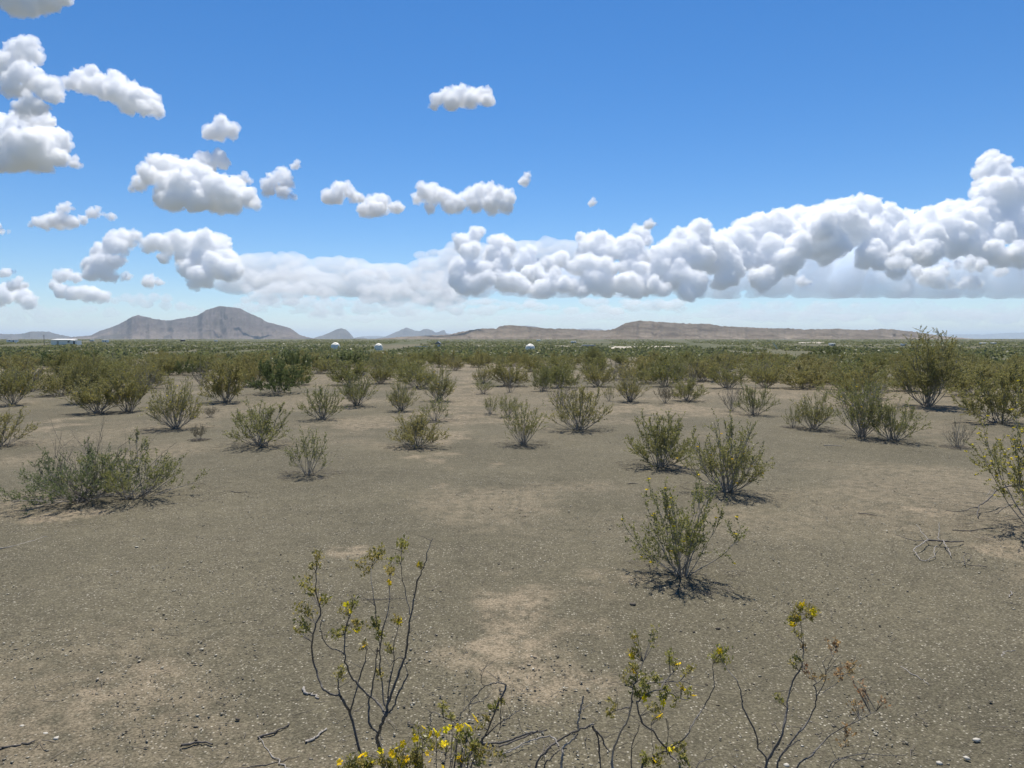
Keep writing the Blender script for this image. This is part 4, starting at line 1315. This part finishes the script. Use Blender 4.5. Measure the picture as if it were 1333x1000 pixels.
fg_bush('sparse creosote with dead orange leaf sprays and one green tip', 1.95, 1010, [
    ([(996.5, 1003), (1005.6, 980), (1018, 955.6), (1024, 922), (1030, 892), (1040, 874), (1046, 858)], 4.4, 1.8),
    ([(1046, 858), (1045, 840), (1036, 824), (1034, 812)], 1.3, .7),
    ([(1046, 850), (1044, 820), (1042, 795)], 1.1, .6),
    ([(998, 996), (987, 974), (984, 955.6), (969, 925), (966, 913), (964, 900), (957, 883), (945, 868), (939, 858)], 2.8, .8),
    ([(1012, 1003), (1016, 986), (1036, 958.6), (1051, 940), (1060, 922), (1063, 907), (1060, 892)], 3.4, 1.4),
    ([(1063, 908), (1075, 883), (1072, 862)], 1.5, .7),
    ([(1036, 1003), (1057, 983), (1072, 965), (1093, 949.5), (1114, 940), (1142, 926)], 3.2, .7),
    ([(1078, 1003), (1090, 989), (1123, 981), (1148, 983), (1181, 983)], 2.2, .7),
    ([(1086, 994), (1120, 990), (1138, 985)], 2.0, .7),
    ([(1020, 980), (1030, 970), (1042, 962)], 1.4, .8),
    ([(1060, 892), (1074, 880), (1088, 845)], 1.1, .6),
    ([(1072, 902), (1090, 888), (1106, 873)], 1.1, .6),
    ([(1100, 946), (1102, 958), (1100, 972)], 1.1, .6)],
    [(1042, 790, 8), (1034, 802, 7), (1028, 812, 7), (1056, 797, 8), (1058, 803, 7), (1038, 828, 5), (1030, 865, 5), (1037, 858, 5), (1010, 908, 5)],
    [(1042, 785), (1045, 783), (1029, 811), (1033, 813), (1056, 795), (1037, 803)],
    [(1046, 843), (1078, 840), (1088, 845), (1092, 838), (1090, 878), (1094, 884), (1104, 872), (1110, 868), (1108, 876), (1056, 882), (1054, 876), (1074, 886), (1122, 905), (1126, 899), (1105, 912), (1115, 920), (1150, 913), (1102, 950), (1099, 972), (1103, 957), (1112, 893)], seed=6, group=FG)
print('foreground', round(time.time() - T0, 1))


# ---------------------------------------------------------------- dead wood on the ground
def ground_stick(name, label, category, paths, mat, group=None, lift=.006, seed=0):
    """dead wood lying on the ground: paths are (pixel course, width in pixels, [heights above ground])"""
    rng = np.random.default_rng(seed)
    root = ground_at(*paths[0][0][0])
    meshes = []
    for q in paths:
        course, w = q[0], q[1]
        hts = q[2] if len(q) > 2 else [lift] * len(course)
        P = []
        for (px, py), h in zip(course, hts):
            g = ground_at(px, py + h * F / max(2, ground_at(px, py)[1]) * .85)
            g[2] += h
            P.append(g)
        P = smooth_path(P, 4)
        P += rng.normal(size=P.shape) * np.array([.004, .004, .001])
        rr = np.linspace(w, w * .55, len(P)) * .39 * root[1] / F * (1 + .3 * (rng.random(len(P)) - .5))
        acc = [[], [], 0]
        tube(acc, P - root, np.maximum(rr, .0012), 0, 5)
        meshes.append((tube_mesh(name, acc), q[3] if len(q) > 3 else mat))
    if len(meshes) == 1:
        o = obj(name, meshes[0][0], meshes[0][1], label=label, category=category)
        o.location = root
    else:
        o = thing(name, root, label, category)
        for me, mt in meshes:
            me.name = 'branch'
            obj('branch', me, mt, o)
    if group:
        o['group'] = group
    return o


ground_stick('fallen_branch', 'bleached tangle of fallen branches lying on the gravel below the small stump bush', 'dead branch', [
    ([(1207, 704), (1222, 705), (1238, 706), (1254, 705)], 3.2, [.03, .04, .035, .02], M_DEAD_DARK),
    ([(1208, 704), (1199, 709), (1190, 715), (1192, 721), (1198, 729), (1206, 730), (1215, 724), (1216, 715), (1219, 711)], 1.8, [.03, .04, .03, .02, .01, .01, .02, .03, .03]),
    ([(1229, 705), (1231, 712), (1235.5, 717), (1238, 724)], 2.2, [.04, .03, .02, .01]),
    ([(1208, 704), (1199, 692), (1192, 684)], 1.3, [.03, .05, .07]),
    ([(1223, 704), (1222.5, 694), (1222, 684)], 1.6, [.04, .08, .13]),
    ([(1207, 705), (1190, 704), (1176, 700), (1168, 697)], 1.4, [.03, .02, .02, .02], M_DEAD_DARK)], M_DEAD, seed=1)
ground_stick('fallen_branch', 'thin dark looped twig lying beyond the bleached tangle', 'dead branch', [
    ([(1284, 738), (1270, 737), (1258, 735), (1254, 727), (1258, 722), (1264, 724), (1262, 730)], 1.5, [.01, .015, .02, .03, .04, .03, .02]),
    ([(1255, 731), (1246, 733), (1240, 728)], 1.1, [.02, .02, .02])], M_DEAD_DARK, seed=2)
ground_stick('fallen_branch', 'long dark bare limb sweeping down from the flowering bush at the picture edge', 'dead branch', [
    ([(1348, 642), (1332, 639), (1312, 639), (1297.6, 643), (1285, 654), (1274, 661), (1272, 673)], 2.8, [.25, .22, .19, .15, .09, .05, .01]),
    ([(1274, 661), (1262, 663), (1249, 666.6), (1231, 665)], 1.4, [.05, .04, .03, .02]),
    ([(1340, 660), (1318, 659), (1305, 664), (1296, 670)], 1.8, [.12, .09, .06, .02]),
    ([(1345, 672), (1325, 676), (1306, 678)], 1.2, [.06, .04, .02]),
    ([(1297, 643), (1290, 642), (1284, 648)], 1.0, [.15, .14, .1], M_DEAD)], M_DEAD_DARK, seed=3)
STK = 'loose sticks on the gravel'
for i, (lab, path, w, mt) in enumerate([
    ('long pale stick lying below the sprawling shrub', [(-4, 715), (22, 710), (45, 703), (62, 698)], 2.0, M_DEAD),
    ('pale thin stick slanting up from the bottom edge', [(380, 1003), (366, 994), (351, 981), (337, 960)], 2.6, M_DEAD),
    ('dark weathered stick meeting the tip of the pale slanting one', [(338, 959), (355, 955), (366, 949), (377, 941)], 4.2, M_DEAD_DARK),
    ('short bone white driftwood piece by the dark wavy stems', [(398, 967), (410, 961), (417, 956), (424, 948)], 5.0, M_DEAD),
    ('knobbly bleached wood chip above the driftwood piece', [(394, 895), (399, 903), (406, 903), (414, 909)], 5.0, M_DEAD),
    ('charred dark chunk of wood near the bottom edge', [(236, 971), (248, 968), (262, 966), (276, 969)], 5.0, M_DEAD_DARK),
    ('dark stick poking in at the lower corner', [(-4, 976), (10, 972), (25, 970), (43, 966)], 4.6, M_DEAD_DARK),
    ('thin dark twig trailing along the bottom edge', [(300, 1003), (330, 998), (362, 992), (388, 984)], 2.2, M_DEAD_DARK),
    ('curled pale twig like a hook on open gravel', [(1306, 861), (1303, 854), (1310, 849), (1321, 847)], 2.4, M_DEAD),
    ('straw coloured straight stick pointing at the hooked twig', [(1173, 868), (1186, 876), (1198, 884), (1211, 892)], 2.0, M_DEAD),
    ('small pale curl of wood high up at the picture edge', [(1313, 778), (1317, 773), (1316, 769)], 2.2, M_DEAD),
    ('fine dark twig lying flat behind the wavy stems', [(470, 780), (490, 781), (508, 779), (528, 780)], 1.4, M_DEAD_DARK),
    ('dark twig under the great double creosote', [(1117, 668), (1128, 669), (1141, 671)], 1.8, M_DEAD_DARK),
    ('little dark twig before the rounded yellowish bush', [(817, 630), (824, 629), (831, 630)], 1.6, M_DEAD_DARK),
    ('pale straw on the ground before the great double creosote', [(1072, 580), (1084, 580), (1096, 581)], 1.4, M_DEAD),
    ('pale crooked twig beneath the antler like dead branches', [(655, 983), (664, 977), (676, 972), (690, 968)], 2.6, M_DEAD),
    ('dark twig on gravel below the pale patch at the right', [(1240, 690), (1262, 691), (1282, 688), (1300, 691)], 1.6, M_DEAD_DARK),
    ('short dark twig left of the solitary thin bush', [(300, 640), (312, 641), (322, 640)], 1.4, M_DEAD_DARK),
]):
    ground_stick('stick', lab, 'stick', [(path, w)], mt, STK, seed=20 + i)


# ---------------------------------------------------------------- gravel and litter
def stone_material():
    m, nt, p = new_mat('gravel stone')
    geo = nt.nodes.new('ShaderNodeNewGeometry')
    r = ramp(nt, geo.outputs['Random Per Island'], [(0, (.06, .052, .042)), (.13, (.11, .094, .070)), (.32, (.19, .165, .122)), (.58, (.25, .222, .160)), (.76, (.34, .302, .222)), (.90, (.45, .405, .305)), (1, (.56, .51, .40))])
    nt.links.new(r.outputs[0], p.inputs['Base Color'])
    p.inputs['Roughness'].default_value = .8
    p.inputs['Specular IOR Level'].default_value = .3
    return m


M_STONE = stone_material()
_b = bmesh.new()
bmesh.ops.create_icosphere(_b, subdivisions=1, radius=1)
S_V = np.array([v.co[:] for v in _b.verts])
S_F = np.array([[v.index for v in f.verts] for f in _b.faces])
_b.free()
O_V = np.array([(1, 0, 0), (0, 1, 0), (-1, 0, 0), (0, -1, 0), (0, 0, 1), (0, 0, -.6)], float)
O_F = np.array([(0, 1, 4), (1, 2, 4), (2, 3, 4), (3, 0, 4), (1, 0, 5), (2, 1, 5), (3, 2, 5), (0, 3, 5)])


def stones(name, n, y0, y1, s0, s1, seed, label, cluster=0.0, mat=None, TV=O_V, TF=O_F, flat=(.16, .42)):
    rng = np.random.default_rng(seed)
    Y = y0 * (y1 / y0) ** rng.random(n)
    X = rng.uniform(-.92, .92, n) * Y
    if cluster:
        k = fbm(X / .8, Y / .8, 4, seed) > rng.uniform(.25, .25 + cluster, n)
        X, Y = X[k], Y[k]
    n = len(X)
    s = s0 * (s1 / s0) ** (rng.random(n) ** 2.2) * (1 + .06 * Y)
    jit = 1 + .35 * rng.normal(size=(n, len(TV), 1))
    sc = np.stack([s * rng.uniform(.7, 1.4, n), s * rng.uniform(.6, 1.1, n), s * rng.uniform(*flat, n)], -1)
    V = TV[None] * np.clip(jit, .5, 1.6) * sc[:, None]
    a = rng.uniform(0, 6.28, n)
    ca, sa = np.cos(a)[:, None], np.sin(a)[:, None]
    V = np.stack([V[..., 0] * ca - V[..., 1] * sa, V[..., 0] * sa + V[..., 1] * ca, V[..., 2]], -1)
    V += np.stack([X, Y, gz(X, Y) + s * .12], -1)[:, None]
    Fc = (np.arange(n)[:, None, None] * len(TV) + TF[None]).reshape(-1, TF.shape[1])
    return obj(name, mesh(name, V.reshape(-1, 3), Fc), mat or M_STONE, kind='stuff', label=label)


stones('gravel', 45000, 1.5, 15, .0024, .0078, 5, 'fine grey and white gravel scattered over the desert floor', cluster=.35)
stones('pebbles', 90, 1.6, 11, .006, .013, 6, 'larger loose pebbles scattered among the fine gravel', cluster=.5, TV=S_V, TF=S_F, flat=(.3, .55))
M_CLOD = plain('dark clod', (.095, .077, .056), .95)
stones('crumbs', 1600, 1.6, 9, .0025, .007, 8, 'dark crumbs and droppings lying in loose patches on the gravel', cluster=.42, mat=M_CLOD, flat=(.5, .9))


def litter():
    """fallen twigs and dead leaves round the feet of the nearer bushes"""
    rng = np.random.default_rng(12)
    acc = [[], [], 0]
    feet = [(a, b, w) for a, b, w in hero_xy if b < 14]
    for (x, y, w) in feet:
        for k in range(int(150 + 260 * w)):
            a, r = rng.uniform(0, 6.28), w * 1.25 * math.sqrt(rng.random())
            X, Y = x + math.cos(a) * r, y + math.sin(a) * r
            L, b = rng.uniform(.02, .12), rng.uniform(0, 6.28)
            u = np.linspace(-.5, .5, 3)
            P = np.stack([X + math.cos(b) * L * u, Y + math.sin(b) * L * u, gz(X, Y) + .004 + rng.random() * .012 + 0 * u], -1)
            P[1] += rng.normal(size=3) * L * .08 * np.array([1, 1, .3])
            tube(acc, P, .0016, .0008, 3)
    for k in range(900):
        Y = 1.7 * (14 / 1.7) ** rng.random()
        X = rng.uniform(-.85, .85) * Y
        L, b = rng.uniform(.02, .11), rng.uniform(0, 6.28)
        u = np.linspace(-.5, .5, 3)
        P = np.stack([X + math.cos(b) * L * u, Y + math.sin(b) * L * u, gz(X, Y) + .004 + 0 * u], -1)
        P[1] += rng.normal(size=3) * L * .08 * np.array([1, 1, .3])
        tube(acc, P, .0013, .0007, 3)
    obj('twig_litter', tube_mesh('twig_litter', acc), M_LITTER, kind='stuff', label='fallen twigs littering the ground under and between the bushes')


M_LITTER = bark_material('twig litter', (.07, .058, .045), (.24, .21, .17), 30)
litter()
for lab, px, py, r in [('pale rounded stone alone near the right lower corner', 1271, 964, 5), ('cream coloured stone at the very bottom edge under the orange leaved creosote', 1024, 997, 5), ('pale stone at the bottom edge below the lone pale rounded one', 1223, 994, 5),
                       ('flat cream stone between two pale ones near the lower corner', 1258, 988, 5), ('white flat stone, larger of two close together at lower left', 73, 962, 5), ('white flat stone, smaller of two close together at lower left', 59, 956, 4),
                       ('dark brown lump of stone left of the dark wavy stems', 309, 937, 4), ('white chip of stone near the sandy patch at lower left', 29, 946, 4), ('dark rounded stone above the single spray of leaves', 934, 819, 4), ('dark stone near the foot of the airy vase shaped bush', 824, 788, 6)]:
    g = ground_at(px, py)
    rr = .8 * r / F * g[1]
    rs2 = np.random.default_rng(px)
    V = S_V * (1 + .18 * rs2.normal(size=(len(S_V), 1))) * np.array([1.25, .9, .6]) * rr
    o = obj('stone', mesh('stone', V, S_F), plain('pale stone', (.46, .42, .34)) if 'dark' not in lab else M_CLOD, label=lab, category='stone', group='single stones on the gravel')
    o.location = g + np.array([0, 0, rr * .25])
print('gravel', round(time.time() - T0, 1))

# ---------------------------------------------------------------- far buildings on the plain
M_WHITE = plain('white painted metal', (.82, .79, .72), .5)
M_CREAM = plain('cream shell', (.88, .82, .68), .6, .04)
M_ROOF = plain('pale metal roof', (.62, .63, .64), .4, .05)
M_DARKROOF = plain('grey roof', (.20, .22, .24), .5)
M_WOOD = plain('weathered post', (.18, .15, .12), .9)
M_WIN = plain('dark window', (.03, .035, .04), .2)
M_PALE = plain('pale caliche', (.50, .44, .34), .95)


def box(name, parent, mat, x0, x1, y0, y1, z0, z1, slope=0.0, label=None):
    V = [(x0, y0, z0), (x1, y0, z0), (x1, y1, z0), (x0, y1, z0), (x0, y0, z1), (x1, y0, z1), (x1, y1, z1 + slope), (x0, y1, z1 + slope)]
    Fc = [(3, 2, 1, 0), (4, 5, 6, 7), (0, 1, 5, 4), (1, 2, 6, 5), (2, 3, 7, 6), (3, 0, 4, 7)]
    o = obj(name, mesh(name, np.array(V, float), Fc), mat, parent)
    if label:
        o['label'] = label
    return o


def foot(px, d):
    x = (px - 666.5) / F * d
    return np.array([x, d, float(gz(x, d))])


def height(py, d, z):                                        # metres above its foot of a point seen at row py
    return EYE - (py - HY) / F * d - z


# three domes
for px, d, wpx, top, lab in [(437, 250, 11.8, 445.6, 'cream dome with panel seams, nearest to the lone butte'), (493, 262, 10.6, 446.8, 'cream dome standing between the two other domes, smallest of three'), (690, 225, 12.6, 447.4, 'cream dome standing apart beyond the sandy track')]:
    c = foot(px, d)
    R = wpx / F * d / 2
    H = height(top, d, c[2])
    t = thing('dome', c, lab, 'dome', 'cream domes on the plain')
    drum = max(.2, H - R * 1.02)
    n = 20
    V, Fc = [], []
    for z in (0, drum):
        V += [(R * math.cos(k * 2 * math.pi / n), R * math.sin(k * 2 * math.pi / n), z) for k in range(n)]
    Fc = [(k, (k + 1) % n, n + (k + 1) % n, n + k) for k in range(n)]
    obj('wall', mesh('wall', np.array(V), Fc), M_CREAM, t)
    bm = bmesh.new()
    bmesh.ops.create_icosphere(bm, subdivisions=2, radius=1)
    bmesh.ops.delete(bm, geom=[v for v in bm.verts if v.co.z < -.02], context='VERTS')
    for v in bm.verts:
        v.co = Vector((v.co.x * R * 1.02, v.co.y * R * 1.02, v.co.z * (H - drum) + drum))
    me = bpy.data.meshes.new('dome_shell')
    bm.to_mesh(me)
    ribs = [[], [], 0]
    for e in bm.edges:
        a, b = np.array(e.verts[0].co[:]), np.array(e.verts[1].co[:])
        tube(ribs, np.stack([a, (a + b) / 2, b]) * 1.002, .018, .018, 4)
    bm.free()
    obj('shell', me, M_CREAM, t)
    obj('frame', tube_mesh('frame', ribs), M_WHITE, t)

# white shed with lean-to and pole
d = 460
c = foot(83, d)
k = d / F
t = thing('shed', c, 'long white metal shed with dark openings, standing before the mesa', 'shed')
h1 = height(441.6, d, c[2])
box('wall', t, M_CREAM, -16 * k, 10 * k, 0, 7, 0, h1 - .5)
box('roof', t, M_WHITE, -16.4 * k, 10.3 * k, -.3, 7.3, h1 - .5, h1 - .35, .5)
box('side_room', t, M_WHITE, 10 * k + .02, 17 * k, .5, 6, 0, h1 - .9)
box('window', t, M_WIN, 6 * k, 8.5 * k, -.06, -.01, h1 - 2.2, h1 - 1.2)
box('door', t, M_WIN, 12.6 * k, 14.8 * k, .42, .49, 0, h1 - 1.3)
box('door', t, plain('dun door', (.42, .38, .31)), -8 * k, -5.5 * k, -.07, -.01, 0, h1 - 1.2)
t = thing('lean_to', foot(62, d), 'low grey lean-to of posts and a flat roof beside the long white shed', 'shelter')
h2 = height(444.8, d, foot(62, d)[2])
box('roof', t, M_ROOF, -3.6 * k, 3.2 * k, 0, 3, h2 - .12, h2)
for x in (-3.4, 0, 3.0):
    box('post', t, M_WOOD, x * k - .06, x * k + .06, .1, .22, 0, h2 - .12)
t = thing('utility_pole', foot(58.5, d + 6), 'thin wooden pole standing by the long white shed', 'pole')
hp = height(436.5, d + 6, foot(58.5, d + 6)[2])
box('post', t, M_WOOD, -.11, .11, -.11, .11, 0, hp)
box('crossarm', t, M_WOOD, -.7, .7, -.16, -.12, hp - .5, hp - .38)


def trailer(px, d, wpx, top, label, roof=M_WHITE, wall=M_WHITE, name='trailer', category='trailer', depth=3.0, group=None):
    c = foot(px, d)
    k = d / F
    t = thing(name, c, label, category, group)
    H = max(1.2, height(top, d, c[2]))
    w = wpx / 2 * k
    box('wall', t, wall, -w, w, 0, depth, .35, H - .2)
    box('roof', t, roof, -w * 1.04, w * 1.04, -.15, depth + .15, H - .2, H - .05, .12)
    box('window', t, M_WIN, -w * .55, -w * .2, -.05, -.01, H * .5, H * .72)
    box('door', t, M_WIN, w * .25, w * .5, -.05, -.01, .4, H * .7)
    box('skirt', t, M_WOOD, -w * .96, w * .96, .1, depth - .1, 0, .35)
    return t


FB = 'small white buildings far out on the plain'
trailer(16, 700, 13, 441.8, 'white trailer under the low mesa, far from the shed', group=FB)
trailer(137, 700, 7, 442.4, 'tiny white trailer beyond the long white shed', group=FB)
trailer(238, 900, 5, 442.0, 'dim grey cabin below the mountain saddle', wall=M_WOOD, group=FB, name='cabin', category='cabin')
trailer(281, 900, 3.5, 442.8, 'white speck of a trailer below the tallest peak', group=FB)
trailer(746.5, 700, 6.5, 444.2, 'little white cabin above the flat roofed building', name='cabin', category='cabin', group=FB)
trailer(701, 1100, 5, 439.2 + 3, 'white speck of a house at the foot of the hills above the third dome', group=FB)
trailer(1084, 420, 6, 447.0, 'white box of a trailer below the low hills', group=FB)
trailer(1177, 420, 4.5, 446.8, 'small bright trailer beside the tallest bush', group=FB)
trailer(1281, 520, 8, 446.2, 'pale low trailer below the far blue ridge', group=FB)
trailer(1294, 540, 5, 446.4, 'second pale trailer at the end of the low one', group=FB)
trailer(120, 1100, 5, 442.2, 'distant pale house between shed and first foothill', group=FB)
# flat roofed building
d = 300
c = foot(766.5, d)
k = d / F
t = thing('flat_roofed_building', c, 'small white building under a wide flat grey roof', 'building')
h3 = height(449.2, d, c[2])
box('roof', t, M_ROOF, -8.6 * k, 8.6 * k, -1.2, 4.5, h3 - .22, h3)
box('fascia', t, M_DARKROOF, -8.7 * k, 8.7 * k, -1.28, -1.21, h3 - .5, h3 - .06)
box('wall', t, M_WHITE, -1.8 * k, 6.6 * k, 0, 4, 0, h3 - .23)
box('window', t, M_WIN, 1 * k, 2.4 * k, -.06, -.01, h3 - 1.3, h3 - .7)
for x in (-8, -4.6, 7.9):
    box('post', t, M_WOOD, x * k - .07, x * k + .07, -1.1, -.96, 0, h3 - .5)
# post shelter with a low white wall
d = 290
c = foot(570.5, d)
k = d / F
t = thing('post_shelter', c, 'open shelter of dark posts with a peaked roof beside a low white wall', 'shelter')
h4 = height(446.2, d, c[2])
for x in (-8, -3, 2, 8):
    box('post', t, M_WOOD, x * k - .08, x * k + .08, 0, .16, 0, h4 - .5)
box('beam', t, M_WOOD, -9 * k, 9 * k, -.06, .2, h4 - .5, h4 - .3)
V = np.array([(-4 * k, -.6, h4 - .3), (3.5 * k, -.6, h4 - .3), (3.5 * k, 3, h4 - .3), (-4 * k, 3, h4 - .3), (-.3 * k, -.6, h4 + .55), (-.3 * k, 3, h4 + .55)])
obj('roof', mesh('roof', V, [(0, 1, 4), (1, 2, 5, 4), (2, 3, 5), (3, 0, 4, 5), (3, 2, 1, 0)]), M_DARKROOF, t)
box('panel', t, M_WHITE, -1 * k, 3 * k, .4, .55, .4, h4 - .8)
t = thing('low_wall', foot(549, d), 'long low white wall beside the open post shelter', 'wall')
h5 = height(451.0, d, foot(549, d)[2])
box('wall', t, M_WHITE, -9.5 * k, 9 * k, 0, .25, 0, h5)
box('coping', t, M_ROOF, -9.7 * k, 9.2 * k, -.05, .3, h5 + .005, h5 + .1)
# long pale road banks
for x0, x1, d, top, lab in [(795, 886, 300, 451.0, 'long pale earth bank of a road across the plain below the hills'), (719, 743, 330, 450.4, 'short pale earth bank beside the flat roofed building'), (1040, 1075, 600, 445.6, 'faint pale earth bank below the low hills')]:
    c = foot((x0 + x1) / 2, d)
    k = d / F
    H = max(.4, height(top, d, c[2]))
    n = 40
    xs_ = np.linspace((x0 - x1) / 2 * k, (x1 - x0) / 2 * k, n)
    r_ = np.random.default_rng(x0)
    hh = H * (1 + .12 * r_.normal(size=n)) * np.clip(np.minimum(np.arange(n), n - 1 - np.arange(n)) / 3, .25, 1)
    V = np.concatenate([np.stack([xs_, 0 * xs_ - 2.2, 0 * xs_], -1), np.stack([xs_, 0 * xs_, hh], -1), np.stack([xs_, 0 * xs_ + 4, hh * .98], -1), np.stack([xs_, 0 * xs_ + 6, 0 * xs_], -1)])
    Fc = [(a * n + i, a * n + i + 1, (a + 1) * n + i + 1, (a + 1) * n + i) for a in range(3) for i in range(n - 1)]
    o = obj('earth_bank', mesh('earth_bank', V, Fc), M_PALE, label=lab, category='earth bank', group='pale earth banks on the plain')
    o.location = c
# leaning pale board
c = foot(1009, 260)
k = 260 / F
t = thing('leaning_board', c, 'pale yellow board leaning aslant among the brush', 'board')
h6 = height(446.2, 260, c[2])
h7 = height(454, 260, c[2])
V = np.array([(-4.2 * k, 0, h6), (-2.4 * k, 0, h6 + .1), (4.2 * k, .3, h7), (1.6 * k, .3, h7 - .1)])
V = np.concatenate([V, V + np.array([0, .08, 0])])
obj('panel', mesh('panel', V, [(0, 1, 2, 3), (7, 6, 5, 4), (0, 4, 5, 1), (1, 5, 6, 2), (2, 6, 7, 3), (3, 7, 4, 0)]), plain('pale yellow board', (.66, .62, .42)), t)
for x in (-2.6, 2.2):
    box('post', t, M_WOOD, x * k - .06, x * k + .06, .42, .54, 0, (h6 if x < 0 else h7))
print('done', round(time.time() - T0, 1), 'tris', sum(len(m.loop_triangles) or sum(max(0, p.loop_total - 2) for p in m.polygons) if len(m.polygons) < 300 else len(m.loops) - 2 * len(m.polygons) for m in bpy.data.meshes))
